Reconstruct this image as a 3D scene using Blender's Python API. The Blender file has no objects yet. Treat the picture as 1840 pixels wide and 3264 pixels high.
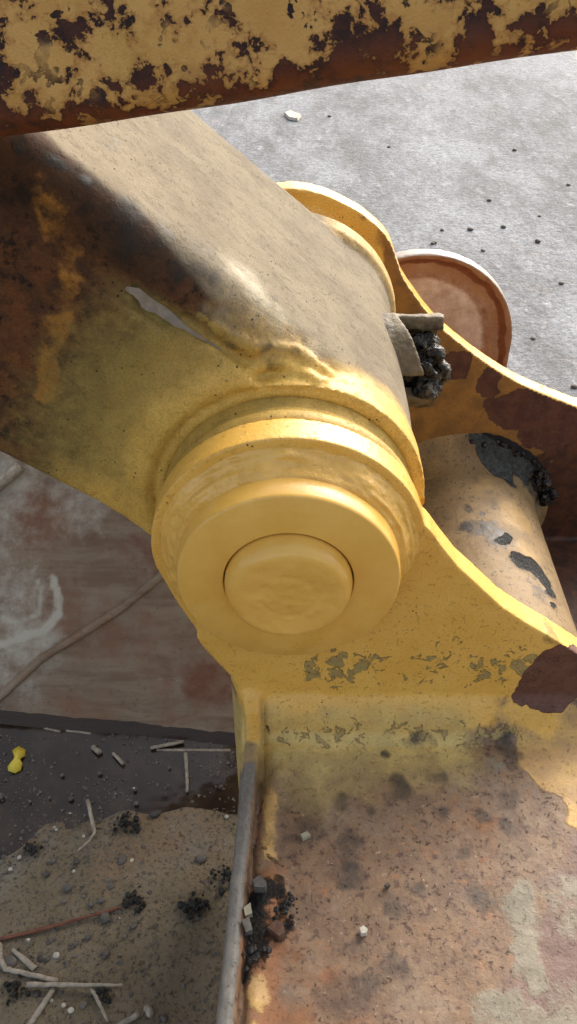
import bpy, math, random
import numpy as np
rad = math.radians
scn = bpy.context.scene
col = scn.collection
random.seed(7)

# ------------------------------------------------------------------ camera, sky, sun, exposure
CAM = np.array([0, -.382, .776]); PITCH = rad(40)
cam = bpy.data.cameras.new('camera'); cam_o = bpy.data.objects.new('camera', cam); col.objects.link(cam_o)
cam_o.location = CAM; cam_o.rotation_euler = (math.pi/2-PITCH, 0, 0)
cam.sensor_fit = 'VERTICAL'; cam.angle = rad(62); cam.clip_start = .01; cam.clip_end = 300
scn.camera = cam_o
w = bpy.data.worlds.new('World'); scn.world = w; w.use_nodes = True
nt = w.node_tree
sky = nt.nodes.new('ShaderNodeTexSky'); sky.sky_type = 'NISHITA'; sky.sun_disc = False
SUN_EL, SUN_AZ = 32, 30
sky.sun_elevation = rad(SUN_EL); sky.sun_rotation = rad(SUN_AZ)
sky.dust_density = 6; sky.air_density = 1.0; sky.ozone_density = .6
bg = nt.nodes['Background']; bg.inputs[1].default_value = .15
hs = nt.nodes.new('ShaderNodeHueSaturation'); hs.inputs['Saturation'].default_value = .55      # thin overcast: a greyer sky
nt.links.new(sky.outputs[0], hs.inputs['Color']); nt.links.new(hs.outputs[0], bg.inputs[0])
sun = bpy.data.lights.new('sun', 'SUN'); sun.energy = .43; sun.angle = rad(48); sun.color = (1, .96, .9)
so = bpy.data.objects.new('sun', sun); col.objects.link(so)
from mathutils import Vector
sd = Vector((math.sin(rad(SUN_AZ))*math.cos(rad(SUN_EL)), math.cos(rad(SUN_AZ))*math.cos(rad(SUN_EL)), math.sin(rad(SUN_EL))))
so.rotation_euler = sd.to_track_quat('Z', 'Y').to_euler()
so.location = sd*5
vs = scn.view_settings; vs.view_transform = 'Standard'; vs.look = 'None'; vs.gamma = 1; vs.use_curve_mapping = False
vs.exposure = 1.32

# ------------------------------------------------------------------ helpers: pixels of the photograph to points of the place
FPX = 512/math.tan(rad(31))
def at(sx, sy, ax, val):
    u = sx*577/1840-288.5; v = sy*1024/3264-512
    d = np.array([u/FPX, math.cos(PITCH)-v/FPX*math.sin(PITCH), -math.sin(PITCH)-v/FPX*math.cos(PITCH)])
    k = 'xyz'.index(ax)
    return CAM + (val-CAM[k])/d[k]*d

# ------------------------------------------------------------------ helpers: numpy noise and masks
def _h(i, j, k, s):
    n = (i*374761393 + j*668265263 + k*2147483647*3 + s*974634777) & 0xffffffff
    n = ((n ^ (n >> 13))*1274126177) & 0xffffffff
    n = ((n ^ (n >> 15))*2246822519) & 0xffffffff
    return ((n ^ (n >> 16)) & 0xffff)/65535.
def vnoise(P, scale, seed=0):
    p = np.asarray(P, float)*scale + 100
    i = np.floor(p).astype(np.int64); f = p-i; u = f*f*(3-2*f)
    x, y, z = i.T; a, b, c = u.T; r = 0
    for dx in (0, 1):
        for dy in (0, 1):
            for dz in (0, 1):
                r = r + _h(x+dx, y+dy, z+dz, seed)*(a if dx else 1-a)*(b if dy else 1-b)*(c if dz else 1-c)
    return r
def fbm(P, scale, seed=0, octv=4):
    r = 0; a = .5
    for o in range(octv):
        r = r + a*vnoise(P, scale*2**o, seed+o*17); a *= .55
    return r/(1-.55**octv)*.45/.5
def sst(x, a, b):
    t = np.clip((x-a)/(b-a), 0, 1); return t*t*(3-2*t)
def warp(P, scale, amp, seed=50):
    return P + amp*2*np.stack([fbm(P, scale, seed+k*31, 3)-.5 for k in range(3)], 1)
def blobs(P, items, soft=.35):
    """soft-edged spots: items = (point, radius[, weight])"""
    m = np.zeros(len(P))
    for it in items:
        c, r = np.asarray(it[0]), it[1]; wgt = it[2] if len(it) > 2 else 1
        d = np.linalg.norm(P-c, axis=1)/r
        m = np.maximum(m, wgt*(1-sst(d, 1-soft, 1+soft)))
    return m
def seglist(P, pts, r, soft=.4):
    m = np.full(len(P), 1e9)
    for a, b in zip(pts[:-1], pts[1:]):
        a = np.asarray(a); b = np.asarray(b); ab = b-a
        t = np.clip(((P-a)@ab)/max(ab@ab, 1e-12), 0, 1)
        m = np.minimum(m, np.linalg.norm(P-a-t[:, None]*ab, axis=1))
    return 1-sst(m/r, 1-soft, 1+soft)
def polymask(Q, poly, soft):
    """Q (N,2); 1 inside poly, soft edge"""
    poly = np.asarray(poly); d = np.full(len(Q), 1e9); ins = np.zeros(len(Q), bool)
    for a, b in zip(poly, np.roll(poly, -1, 0)):
        ab = b-a; t = np.clip(((Q-a)@ab)/max(ab@ab, 1e-12), 0, 1)
        d = np.minimum(d, np.linalg.norm(Q-a-t[:, None]*ab, axis=1))
        c = (a[1] > Q[:, 1]) != (b[1] > Q[:, 1])
        with np.errstate(all='ignore'):
            ins ^= c & (Q[:, 0] < (b[0]-a[0])*(Q[:, 1]-a[1])/(b[1]-a[1]+1e-15)+a[0])
    return sst(np.where(ins, d, -d), -soft, soft)

# ------------------------------------------------------------------ helpers: meshes as (verts, faces)
def join(parts):
    V = []; F = []; o = 0
    for v, f in parts:
        v = np.asarray(v, float); V.append(v); F += [tuple(int(i)+o for i in q) for q in f]; o += len(v)
    return np.concatenate(V), F
def extrude(poly, y0, y1):
    n = len(poly)
    V = [(x, y0, z) for x, z in poly]+[(x, y1, z) for x, z in poly]
    F = [tuple(range(n)), tuple(range(2*n-1, n-1, -1))]
    F += [(i, i+n, (i+1) % n+n, (i+1) % n) for i in range(n)]
    return np.array(V), F
def lathe(prof, c, n=128, closed=False, disp=None):
    """prof (r, y) turned about the Y axis through c=(x,z)"""
    V = []; F = []; m = len(prof)
    for k in range(n):
        a = 2*math.pi*k/n
        for r, y in prof: V.append((c[0]+r*math.cos(a), y, c[1]+r*math.sin(a)))
    for k in range(n):
        k2 = (k+1) % n
        for j in range(m if closed else m-1):
            j2 = (j+1) % m
            F.append((k*m+j, k2*m+j, k2*m+j2, k*m+j2))
    return np.array(V), F
def sweep(path, radii, n=10, sq=1.0, seed=0, amp=0.):
    path = np.asarray(path, float); m = len(path); V = []; F = []
    radii = np.broadcast_to(radii, (m,))
    up = np.array([.13, .21, .97]); rng = random.Random(seed)
    for i in range(m):
        t = path[min(i+1, m-1)]-path[max(i-1, 0)]; t = t/np.linalg.norm(t)
        a = np.cross(t, up); a /= np.linalg.norm(a); b = np.cross(t, a)
        for k in range(n):
            th = 2*math.pi*k/n; r = radii[i]*(1+amp*(rng.random()-.5))
            V.append(path[i]+r*(math.cos(th)*a+sq*math.sin(th)*b))
    for i in range(m-1):
        for k in range(n): F.append((i*n+k, i*n+(k+1) % n, (i+1)*n+(k+1) % n, (i+1)*n+k))
    F += [tuple(range(n-1, -1, -1)), tuple(range((m-1)*n, m*n))]
    return np.array(V), F
def loft(secs):
    m = len(secs[0]); V = np.concatenate(secs); F = []
    for i in range(len(secs)-1):
        for k in range(m): F.append((i*m+k, i*m+(k+1) % m, (i+1)*m+(k+1) % m, (i+1)*m+k))
    F += [tuple(range(m-1, -1, -1)), tuple(range((len(secs)-1)*m, len(secs)*m))]
    return V, F
def box(x0, x1, y0, y1, z0, z1):
    V = [(x, y, z) for x in (x0, x1) for y in (y0, y1) for z in (z0, z1)]
    return np.array(V), [(0, 1, 3, 2), (4, 6, 7, 5), (0, 4, 5, 1), (2, 3, 7, 6), (0, 2, 6, 4), (1, 5, 7, 3)]
def ball(c, r, seed=0, amp=.25, sub=2, sc=(1, 1, 1), nscale=1.3):
    import bmesh
    bm = bmesh.new(); bmesh.ops.create_icosphere(bm, subdivisions=sub, radius=1)
    V = np.array([v.co[:] for v in bm.verts]); F = [tuple(v.index for v in f.verts) for f in bm.faces]; bm.free()
    V = V*(1+amp*2*(fbm(V+seed*3.1, nscale, seed, 3)-.5))[:, None]
    return V*np.array(sc)*r+np.array(c), F
def grid(xs, ys, fn):
    X, Y = np.meshgrid(xs, ys, indexing='ij'); V = np.stack([X.ravel(), Y.ravel(), np.zeros(X.size)], 1)
    V[:, 2] = fn(V); n = len(ys)
    F = [(i*n+j, (i+1)*n+j, (i+1)*n+j+1, i*n+j+1) for i in range(len(xs)-1) for j in range(n-1)]
    return V, F
def solid_grid(xs, ys, fn, zb):
    """height field with vertical sides and a flat bottom"""
    V, F = grid(xs, ys, fn); nx, ny = len(xs), len(ys); N = nx*ny
    B = V.copy(); B[:, 2] = zb
    per = [i*ny for i in range(nx)]+[(nx-1)*ny+j for j in range(1, ny)]+[i*ny+ny-1 for i in range(nx-2, -1, -1)]+[j for j in range(ny-2, 0, -1)]
    F = list(F)+[tuple(N+k for k in reversed(f)) for f in F]
    for a, b in zip(per, per[1:]+per[:1]): F.append((b, a, a+N, b+N))
    return np.concatenate([V, B]), F
def fuse(parts, voxel, smooth=3, fac=.5):
    V, F = join(parts)
    me = bpy.data.meshes.new('tmp'); me.from_pydata(V.tolist(), [], F); me.update()
    o = bpy.data.objects.new('tmp', me); col.objects.link(o)
    md = o.modifiers.new('r', 'REMESH'); md.mode = 'VOXEL'; md.voxel_size = voxel
    if smooth:
        ms = o.modifiers.new('s', 'SMOOTH'); ms.factor = fac; ms.iterations = smooth
    dg = bpy.context.evaluated_depsgraph_get(); ev = o.evaluated_get(dg); em = ev.to_mesh()
    n = len(em.vertices); R = np.empty(n*3); em.vertices.foreach_get('co', R); R = R.reshape(-1, 3)
    L = np.empty(len(em.loops), int); em.loops.foreach_get('vertex_index', L)
    T = np.empty(len(em.polygons), int); em.polygons.foreach_get('loop_total', T)
    ev.to_mesh_clear(); bpy.data.objects.remove(o); bpy.data.meshes.remove(me)
    idx = np.split(L, np.cumsum(T)[:-1])
    return R, [tuple(q.tolist()) for q in idx]
def normals(V, F):
    N = np.zeros_like(V)
    Q = np.array([f if len(f) == 4 else (f[0], f[1], f[2], f[2]) for f in F if len(f) in (3, 4)])
    n = np.cross(V[Q[:, 2]]-V[Q[:, 0]], V[Q[:, 3]]-V[Q[:, 1]])
    for k in range(4): np.add.at(N, Q[:, k], n)
    return N/np.maximum(np.linalg.norm(N, axis=1), 1e-12)[:, None]
def obj(name, vf, mat, parent=None, attrs=None, smooth=True, label=None, sharp=None):
    V, F = vf; V = np.asarray(V, float)
    org = np.array(parent['_o']) if parent is not None and '_o' in parent else np.zeros(3)
    me = bpy.data.meshes.new(name); me.from_pydata((V).tolist(), [], F); me.update()
    if smooth: me.polygons.foreach_set('use_smooth', [True]*len(me.polygons))
    if sharp: me.set_sharp_from_angle(angle=rad(sharp))
    if attrs:
        for k, a in attrs.items():
            at_ = me.attributes.new(k, 'FLOAT', 'POINT'); at_.data.foreach_set('value', np.asarray(a, np.float32))
    me.materials.append(mat)
    o = bpy.data.objects.new(name, me); col.objects.link(o)
    if parent is not None: o.parent = parent; o.location = -org
    if label: o['label'] = label
    return o
ORG = {}
def thing(name, label, cat, loc, group=None):
    o = bpy.data.objects.new(name, None); col.objects.link(o); o.location = loc; o.empty_display_size = .05
    o['label'] = label; o['category'] = cat; o['_o'] = list(map(float, loc))
    if group: o['group'] = group
    return o
def tag(o, label, cat, group=None):
    o['label'] = label; o['category'] = cat
    if group: o['group'] = group
    return o
def recentre(o):
    """put a one-mesh thing's origin at its base"""
    me = o.data; n = len(me.vertices); R = np.empty(n*3); me.vertices.foreach_get('co', R); R = R.reshape(-1, 3)
    c = (R.min(0)+R.max(0))/2; c[2] = R[:, 2].min()
    me.vertices.foreach_set('co', (R-c).ravel()); o.location = c; me.update(); return o

# ------------------------------------------------------------------ helpers: materials
def C(h):
    h = h.lstrip('#'); v = [int(h[i:i+2], 16)/255 for i in (0, 2, 4)]
    return tuple(x/12.92 if x < .04045 else ((x+.055)/1.055)**2.4 for x in v)+(1,)
class M:
    def __init__(s, name):
        s.m = bpy.data.materials.new(name); s.m.use_nodes = True; s.t = s.m.node_tree
        s.b = s.t.nodes['Principled BSDF']; s.co = s.t.nodes.new('ShaderNodeNewGeometry').outputs['Position']
    def set(s, inp, v):
        if isinstance(v, bpy.types.NodeSocket): s.t.links.new(v, inp)
        else: inp.default_value = v
    def node(s, typ, ins=None, **kw):
        n = s.t.nodes.new(typ)
        for k, v in kw.items(): setattr(n, k, v)
        for k, v in (ins or {}).items(): s.set(n.inputs[k], v)
        return n
    def noise(s, scale, detail=5, rough=.6, dist=0, vec=None):
        return s.node('ShaderNodeTexNoise', {'Vector': vec or s.co, 'Scale': scale, 'Detail': detail, 'Roughness': rough, 'Distortion': dist}).outputs[0]
    def vor(s, scale, vec=None, feat='F1'):
        return s.node('ShaderNodeTexVoronoi', {'Vector': vec or s.co, 'Scale': scale}, feature=feat).outputs['Distance']
    def mapping(s, scale, rot=(0, 0, 0)):
        return s.node('ShaderNodeMapping', {'Vector': s.co, 'Scale': scale, 'Rotation': rot}).outputs[0]
    def attr(s, name): return s.node('ShaderNodeAttribute', attribute_name=name).outputs['Fac']
    def op(s, o, a, b=0., clamp=False):
        n = s.node('ShaderNodeMath', operation=o); s.set(n.inputs[0], a); s.set(n.inputs[1], b); n.use_clamp = clamp
        return n.outputs[0]
    def mr(s, v, lo, hi, a=0., b=1.):
        return s.node('ShaderNodeMapRange', {'Value': v, 'From Min': lo, 'From Max': hi, 'To Min': a, 'To Max': b}, interpolation_type='SMOOTHSTEP').outputs[0]
    def mix(s, f, a, b):
        n = s.node('ShaderNodeMix', data_type='RGBA'); s.set(n.inputs[0], f); s.set(n.inputs[6], a); s.set(n.inputs[7], b)
        return n.outputs[2]
    def mixf(s, f, a, b):
        n = s.node('ShaderNodeMix', data_type='FLOAT'); s.set(n.inputs[0], f); s.set(n.inputs[2], a); s.set(n.inputs[3], b)
        return n.outputs[0]
    def bump(s, h, dist, strength=1., nrm=None):
        n = s.node('ShaderNodeBump', {'Height': h, 'Distance': dist, 'Strength': strength})
        if nrm: s.set(n.inputs['Normal'], nrm)
        return n.outputs[0]
    def two(s, c):
        """(colour, colour, noise scale) -> mottled colour"""
        if len(c) == 3: return s.mix(s.mr(s.noise(c[2], 6, .65), .36, .64), c[0], c[1])
        return c
    def done(s, colr, rough, nrm=None, spec=None, metal=None):
        s.set(s.b.inputs['Base Color'], colr); s.set(s.b.inputs['Roughness'], rough)
        if nrm: s.set(s.b.inputs['Normal'], nrm)
        if spec is not None: s.set(s.b.inputs['Specular IOR Level'], spec)
        if metal is not None: s.set(s.b.inputs['Metallic'], metal)
        return s.m
def layered(name, base, brough, layers, fine=(900, .0004), coarse=(90, .0012), spec=.4, grain=.25, specks=0.):
    """base colour under layers; layer = (mask, colours, roughness, height)
    mask = (attribute or None, noise amplitude, noise scale, lo, hi)"""
    m = M(name); c = m.two(base); r = brough; h = 0.
    for (mk, cols, ro, ht) in layers:
        a, amp, sc, lo, hi = mk[:5]
        nz = m.noise(sc, 7, .65, mk[5] if len(mk) > 5 else 0)
        if a: f = m.op('ADD', m.attr(a), m.op('MULTIPLY', m.op('SUBTRACT', nz, .5), amp))
        else: f = nz
        if a:
            f = m.op('MULTIPLY', m.mr(f, lo, hi), m.mr(m.attr(a), .0, .05))
        else: f = m.mr(f, lo, hi)
        c = m.mix(f, c, m.two(cols))
        if ht and abs(ht) >= .0005:
            c = m.mix(m.op('MULTIPLY', m.op('MULTIPLY', f, m.op('SUBTRACT', 1., f)), 2.6 if ht < 0 else 1.2), c, C('#3a2713'))
        r = m.mixf(f, r, ro)
        if ht >= .001: h = m.op('ADD', h, m.op('MULTIPLY', f, m.op('MULTIPLY', m.noise(330, 4, .7), ht*3)))
        elif ht: h = m.op('ADD', h, m.op('MULTIPLY', f, ht))
    if grain:
        g = m.mr(m.noise(700, 3, .75), .3, .7, 1-grain*.7, 1+grain*.4)
        c = m.node('ShaderNodeMix', {0: 1., 6: c, 7: m.node('ShaderNodeCombineColor', {0: g, 1: g, 2: g}).outputs[0]}, data_type='RGBA', blend_type='MULTIPLY').outputs[2]
    if specks:
        f = m.mr(m.vor(230, m.mapping((1, .55, 1), (0, rad(40), 0))), .2, .1)
        f = m.op('MULTIPLY', f, m.mr(m.noise(45, 3), 1-specks-.06, 1.04-specks))
        c = m.mix(f, c, C('#241d14'))
    n = m.bump(m.noise(coarse[0], 4, .6), coarse[1]*.45)
    n = m.bump(m.noise(fine[0], 3, .6), fine[1]*.35, 1., n)
    if layers: n = m.bump(h, 1., 1., n)
    return m.done(c, r, n, spec)

YEL = (C('#e0b157'), C('#daa84c'), 30)
OLD = (C('#c9a462'), C('#b98f4c'), 35)
RUST = (C('#6a4129'), C('#7d4a26'), 55)
RUSTD = (C('#3c2519'), C('#5a3520'), 70)
TAN = (C('#7d725d'), C('#6e6350'), 25)
BLACK = (C('#15130f'), C('#24211c'), 60)

m_fresh = layered('fresh_yellow_paint', YEL, .25, [((None, 0, 25, .56, .7), (C('#d8aa4a'), C('#d2a342'), 60), .38, .0002)],
                  fine=(500, .0002), coarse=(45, .0014), spec=.5, grain=.04)
m_weld = layered('fresh_painted_weld', YEL, .14, [((None, 0, 40, .5, .7), (C('#d6a84a'), C('#cc9a40'), 70), .22, .0004)],
                 fine=(300, .0008), coarse=(75, .004), spec=.6, grain=.05)
m_arm = layered('weathered_arm_paint', (C('#46301f'), C('#633d22'), 60), .8, [
    ((None, 0, 130, .54, .66), (C('#211812'), C('#2c1f16'), 90), .8, .0003),
    (('oldp', .9, 28, .5, .62), (C('#a3702c'), C('#8a5f2a'), 45), .55, .0003),
    (('orange', 1.0, 60, .5, .9), (C('#744420'), C('#5e381f'), 90), .75, .0002),
    (('grime', 1.9, 60, .4, 1.0), (C('#2b2119'), C('#402e1f'), 70), .85, 0.),
    (('tan', .6, 60, .3, .8), TAN, .85, .0002),
    (('olive', .7, 120, .25, .95), (C('#8f7c42'), C('#7d6a3a'), 80), .6, 0.),
    (('fresh', .55, 160, .15, 1.0), (C('#d2ab55'), C('#c7a04c'), 50), .42, .0001),
    (('soot', 1.1, 60, .3, 1.0), BLACK, .5, 0.),
    (('pale', .6, 60, .2, 1.2), (C('#b3ac94'), C('#a3987a'), 50), .35, 0.),  # on the arm this layer is a highlight put into the colour
], fine=(800, .0005), coarse=(110, .0016), spec=.25, grain=.3, specks=.42)
m_bucket = layered('bucket_steel_paint', (C('#80654a'), C('#6c543f'), 40), .5, [
    ((None, 0, 320, .6, .66), (C('#3a2a20'), C('#46332a'), 90), .7, -.0003),
    ((None, 0, 260, .62, .68), (C('#a8927a'), C('#9a7a58'), 90), .5, 0.),
    ((None, 0, 150, .52, .66), (C('#543b2e'), C('#4a342a'), 90), .6, 0.),
    ((None, 0, 95, .56, .7), (C('#8f6748'), C('#84593c'), 140), .65, 0.),
    ((None, 0, 24, .5, .68), (C('#857058'), C('#76614f'), 80), .55, 0.),
    (('orange', 1.3, 70, .5, .95), (C('#8a5c3a'), C('#785030'), 80), .7, 0.),
    (('purple', 1.1, 40, .4, .9), (C('#725a4e'), C('#664e43'), 70), .5, 0.),
    (('oldp', 1.3, 40, .46, .6), (C('#c09a56'), C('#a98554'), 40), .5, .0004),
    (('fresh', .8, 55, .3, .6), YEL, .3, .0004),
    (('haze', .9, 70, .2, 1.15), (C('#c6ad68'), C('#b39c60'), 60), .55, 0.),
    (('flake', 2.2, 95, .5, .54, .5), (C('#a38d54'), C('#978352'), 60), .6, -.0012),
    (('crack', .9, 120, .5, .6), (C('#4a3418'), C('#5c401c'), 90), .7, -.0008),
    (('brown', .5, 60, .47, .53), (C('#6b4636'), C('#5c3a2c'), 90), .6, -.0008),
    (('soot', 1.3, 70, .35, 1.1), (C('#40362c'), C('#332c25'), 60), .55, 0.),
    (('pale', 1.6, 75, .38, .8), (C('#857c68'), C('#746b59'), 60), .5, .0002),
    (('steel', .6, 60, .4, .7), (C('#7a7469'), C('#68635b'), 120), .45, 0.),
    (('tar', 1.5, 80, .45, .7), (C('#191715'), C('#2b2723'), 90), .4, .0018),
], fine=(700, .0005), coarse=(100, .0015), grain=.18, specks=.36)
m_dark = layered('rusty_inner_steel', RUSTD, .6, [
    (('oldp', .8, 26, .5, .55), (C('#9a6d33'), C('#7d5a2e'), 40), .55, .0006),
    (('fresh', .5, 50, .35, .6), YEL, .25, .0003),
    (('pale', .5, 60, .45, .6), (C('#9a9180'), C('#8a8070'), 60), .5, 0.),
    (('soot', .7, 60, .4, .7), BLACK, .4, 0.),
    (('brown', 1.0, 50, .45, .5), (C('#5e3a2a'), C('#4b2c20'), 80), .65, -.0005),
], fine=(700, .0006), coarse=(80, .002), grain=.35, specks=.42)
m_tube = layered('dusty_tube_paint', (C('#8c734c'), C('#7b6340'), 30), .6, [
    ((None, 0, 210, .57, .64), (C('#43382a'), C('#54462f'), 90), .6, 0.),
    ((None, 0, 60, .58, .75), (C('#7a6546'), C('#6a563c'), 60), .6, 0.),
    (('oldp', .7, 40, .4, .7), (C('#a5854f'), C('#977845'), 60), .5, .0002),
    (('soot', 1.4, 110, .4, 1.0), (C('#2b2722'), C('#3a352d'), 80), .45, .0003),
    (('tar', 1.2, 110, .45, .7), (C('#080808'), C('#131211'), 120), .34, .0014),
    (('sheen', .7, 90, .4, .6), (C('#575b58'), C('#3d403e'), 170), .24, .002),  # grease film, with its grey sheen put into the colour
], fine=(700, .0005), coarse=(90, .0015), grain=.25, specks=.47)
m_grease = layered('black_grease', (C('#080808'), C('#121110'), 120), .13, [((None, 0, 170, .5, .6), (C('#57503f'), C('#3b3429'), 90), .45, .0004)],
                   fine=(420, .002), coarse=(160, .004), spec=.35, grain=.1)
m_guard = layered('dirty_guard_steel', (C('#75674b'), C('#60543f'), 60), .6, [((None, 0, 55, .5, .68), (C('#4a3d2c'), C('#332a20'), 80), .6, .0004)],
                  fine=(700, .0006), coarse=(110, .003), grain=.3)

# link bar: chipped ochre paint over dark rust
def bar_mat():
    m = M('chipped_ochre_paint')
    z = m.node('ShaderNodeSeparateXYZ', {0: m.co})
    h = m.op('SUBTRACT', z.outputs[2], m.op('SUBTRACT', m.op('MULTIPLY', z.outputs[0], .1425), .0005))      # height above the bar's lower edge
    low = m.mr(h, .698, .674)
    left = m.mr(z.outputs[0], .09, -.03)
    big = m.noise(70, 8, .66, .15); sm = m.noise(110, 6, .6, .4); cl = m.noise(14, 3, .5)
    thr = m.op('ADD', big, m.op('ADD', m.op('MULTIPLY', m.op('SUBTRACT', cl, .5), .42), m.op('ADD', m.op('MULTIPLY', low, .13), m.op('MULTIPLY', left, .03))))
    chip = m.mr(thr, .583, .598)
    chip2 = m.op('MULTIPLY', m.mr(sm, .585, .6), m.mr(m.noise(24, 4), .42, .56))
    chip3 = m.op('MULTIPLY', m.mr(m.vor(150), .27, .2), m.mr(m.noise(40, 4), .5, .58)); chip2 = m.op('MAXIMUM', chip2, chip3)
    chip = m.op('MAXIMUM', chip, chip2)
    halo = m.mr(thr, .50, .59)
    paint = m.two((C('#c69d5b'), C('#b98e4c'), 22))
    paint = m.mix(m.mr(m.noise(60, 6, .7), .5, .72), paint, C('#a8793a'))
    paint = m.mix(m.op('MULTIPLY', m.mr(m.noise(9, 3), .5, .65), .6), paint, C('#c9ac5e'))
    paint = m.mix(m.op('MULTIPLY', halo, .55), paint, C('#8a5426'))
    rust = m.mix(m.mr(m.noise(130, 6, .7), .4, .65), C('#221416'), C('#43221b'))
    rust = m.mix(m.mr(m.noise(60, 5), .56, .7), rust, C('#2b2327'))
    rust = m.mix(m.op('MULTIPLY', low, m.mr(m.noise(70, 6), .4, .62)), rust, C('#6f3318'))
    c = m.mix(chip, paint, rust)
    c = m.mix(m.op('MULTIPLY', m.mr(h, .682, .668), m.mr(m.noise(55, 6), .42, .6)), c, m.two((C('#5a2a19'), C('#6d3a22'), 80)))
    dark = m.op('MULTIPLY', m.mr(h, .700, .676), m.mr(m.noise(35, 5), .4, .62))
    c = m.mix(m.op('MULTIPLY', dark, .6), c, C('#70401f'))
    hh = m.op('SUBTRACT', m.op('MULTIPLY', m.noise(200, 5), .3), chip)
    n = m.bump(hh, .0009); n = m.bump(m.noise(800, 3), .0004, 1, n)
    return m.done(c, m.mixf(chip, .5, .62), n, .35)
m_bar = bar_mat()

# ground: pale concrete far off, brown dirt near the bucket
def ground_mat():
    m = M('ground_concrete_and_dirt')
    p = m.node('ShaderNodeSeparateXYZ', {0: m.co})
    far = m.op('ADD', p.outputs[1], m.op('ADD', m.op('MULTIPLY', p.outputs[0], .5), m.op('MULTIPLY', m.noise(3, 4), .25)))
    far = m.mr(far, .5, .75)
    con = m.mix(m.mr(m.noise(9, 8, .78, 0, m.mapping((1, .4, 1))), .36, .64), C('#676766'), C('#8a8c8f'))
    con = m.mix(m.mr(m.noise(3.2, 6, .7, 0, m.mapping((1, .45, 1))), .44, .64), con, C('#95989a'))
    con = m.mix(m.op('MULTIPLY', m.mr(m.noise(48, 7, .8), .47, .66), .75), con, C('#6c6864'))
    con = m.mix(m.op('MULTIPLY', m.mr(m.noise(110, 5, .8), .52, .66), .7), con, C('#55504c'))
    con = m.mix(m.op('MULTIPLY', m.mr(m.noise(28, 6, .75, 0, m.mapping((1, .5, 1))), .54, .7), .6), con, C('#adafb0'))
    con = m.mix(m.op('MULTIPLY', m.mr(m.noise(5, 6, .7), .58, .7), .22), con, C('#a08a76'))
    con = m.mix(m.mr(m.op('SUBTRACT', m.op('ADD', p.outputs[0], m.op('MULTIPLY', m.noise(2, 5), .3)), m.op('MULTIPLY', p.outputs[1], .12)), .86, .95), con, C('#d2c5ad'))
    gr_ = m.mr(m.noise(80, 5, .85), .36, .64, .72, 1.16)
    con = m.node('ShaderNodeMix', {0: 1., 6: con, 7: m.node('ShaderNodeCombineColor', {0: gr_, 1: gr_, 2: gr_}).outputs[0]}, data_type='RGBA', blend_type='MULTIPLY').outputs[2]
    pit = m.mr(m.vor(85), .16, .08)
    con = m.mix(m.op('MULTIPLY', pit, m.mr(m.noise(20, 3), .5, .6)), con, C('#3c3a38'))
    d = m.mix(m.mr(m.noise(18, 7, .65), .36, .64), C('#72664f'), C('#82745e'))
    d = m.mix(m.mr(m.noise(7, 4), .48, .68), d, C('#877058'))
    d = m.mix(m.mr(m.noise(9, 5), .54, .7), d, C('#7f7767'))
    d = m.mix(m.op('MULTIPLY', m.mr(m.noise(260, 4, .7), .52, .66), .75), d, C('#3a3026'))
    d = m.mix(m.op('MULTIPLY', m.mr(m.vor(240), .2, .1), m.mr(m.noise(60, 4), .45, .6)), d, C('#1b1713'))
    d = m.mix(m.op('MULTIPLY', m.mr(m.vor(330), .13, .07), m.mr(m.noise(90, 3), .55, .62)), d, C('#b9ae98'))
    wet = m.attr('wet'); wt = m.mr(m.op('ADD', wet, m.op('MULTIPLY', m.op('SUBTRACT', m.noise(60, 6), .5), .35)), .42, .54)
    d = m.mix(wt, d, m.mix(m.mr(m.noise(40, 6), .4, .65), C('#41362b'), C('#352b22')))
    c = m.mix(far, d, con)
    r = m.mixf(wt, .85, .35)
    n = m.bump(m.noise(120, 7, .7), .004); n = m.bump(m.noise(25, 6, .6), .008, .7, n)
    return m.done(c, r, n, .3)
m_ground = ground_mat()
def steel_mat():
    m = M('rusty_sheet_steel')
    st = m.mapping((9, 60, 60), (0, 0, rad(4)))
    c = m.mix(m.mr(m.noise(1, 7, .68, .3, st), .36, .64), C('#735b46'), C('#8a7861'))
    c = m.mix(m.mr(m.noise(11, 5, .6), .46, .7), c, C('#7f593e'))
    c = m.mix(m.op('MULTIPLY', m.mr(m.noise(6, 5, .7, 0), .48, .66), .75), c, C('#8d7f6a'))
    c = m.mix(m.op('MULTIPLY', m.mr(m.noise(160, 5, .75), .56, .7), .6), c, C('#4a392e'))
    pl = m.mr(m.op('ADD', m.attr('pale'), m.op('MULTIPLY', m.op('SUBTRACT', m.noise(70, 7, .7), .5), 1.0)), .35, 1.0)
    c = m.mix(pl, c, C('#b5ad9b'))
    c = m.mix(m.mr(m.op('ADD', m.attr('rusty'), m.op('MULTIPLY', m.op('SUBTRACT', m.noise(50, 7, .7), .5), 1.0)), .4, .9), c, C('#70452e'))
    wet = m.mr(m.op('ADD', m.attr('wet'), m.op('MULTIPLY', m.op('SUBTRACT', m.noise(70, 4), .5), .25)), .47, .53)
    c = m.mix(wet, c, C('#3a2a20'))
    n = m.bump(m.noise(1, 6, .6, 0, st), .0015); n = m.bump(m.noise(350, 4), .0006, 1, n)
    return m.done(c, m.mixf(wet, m.mixf(pl, .5, .6), .4), n, .3)
m_steel = steel_mat()
def simple(name, c, rough, bs=300, bd=.001, spec=.4, rnd=0.):
    m = M(name); cc = m.two(c)
    if rnd:
        r = m.node('ShaderNodeObjectInfo').outputs['Random']
        cc = m.mix(m.op('MULTIPLY', r, rnd), cc, C('#8d8577'))
    return m.done(cc, rough, m.bump(m.noise(bs, 4), bd), spec)
m_stone = simple('dark_stone', (C('#3a3531'), C('#57504a'), 120), .6, rnd=.35)
m_pale = simple('pale_stone', (C('#a79f90'), C('#c2baa8'), 140), .7)
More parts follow.
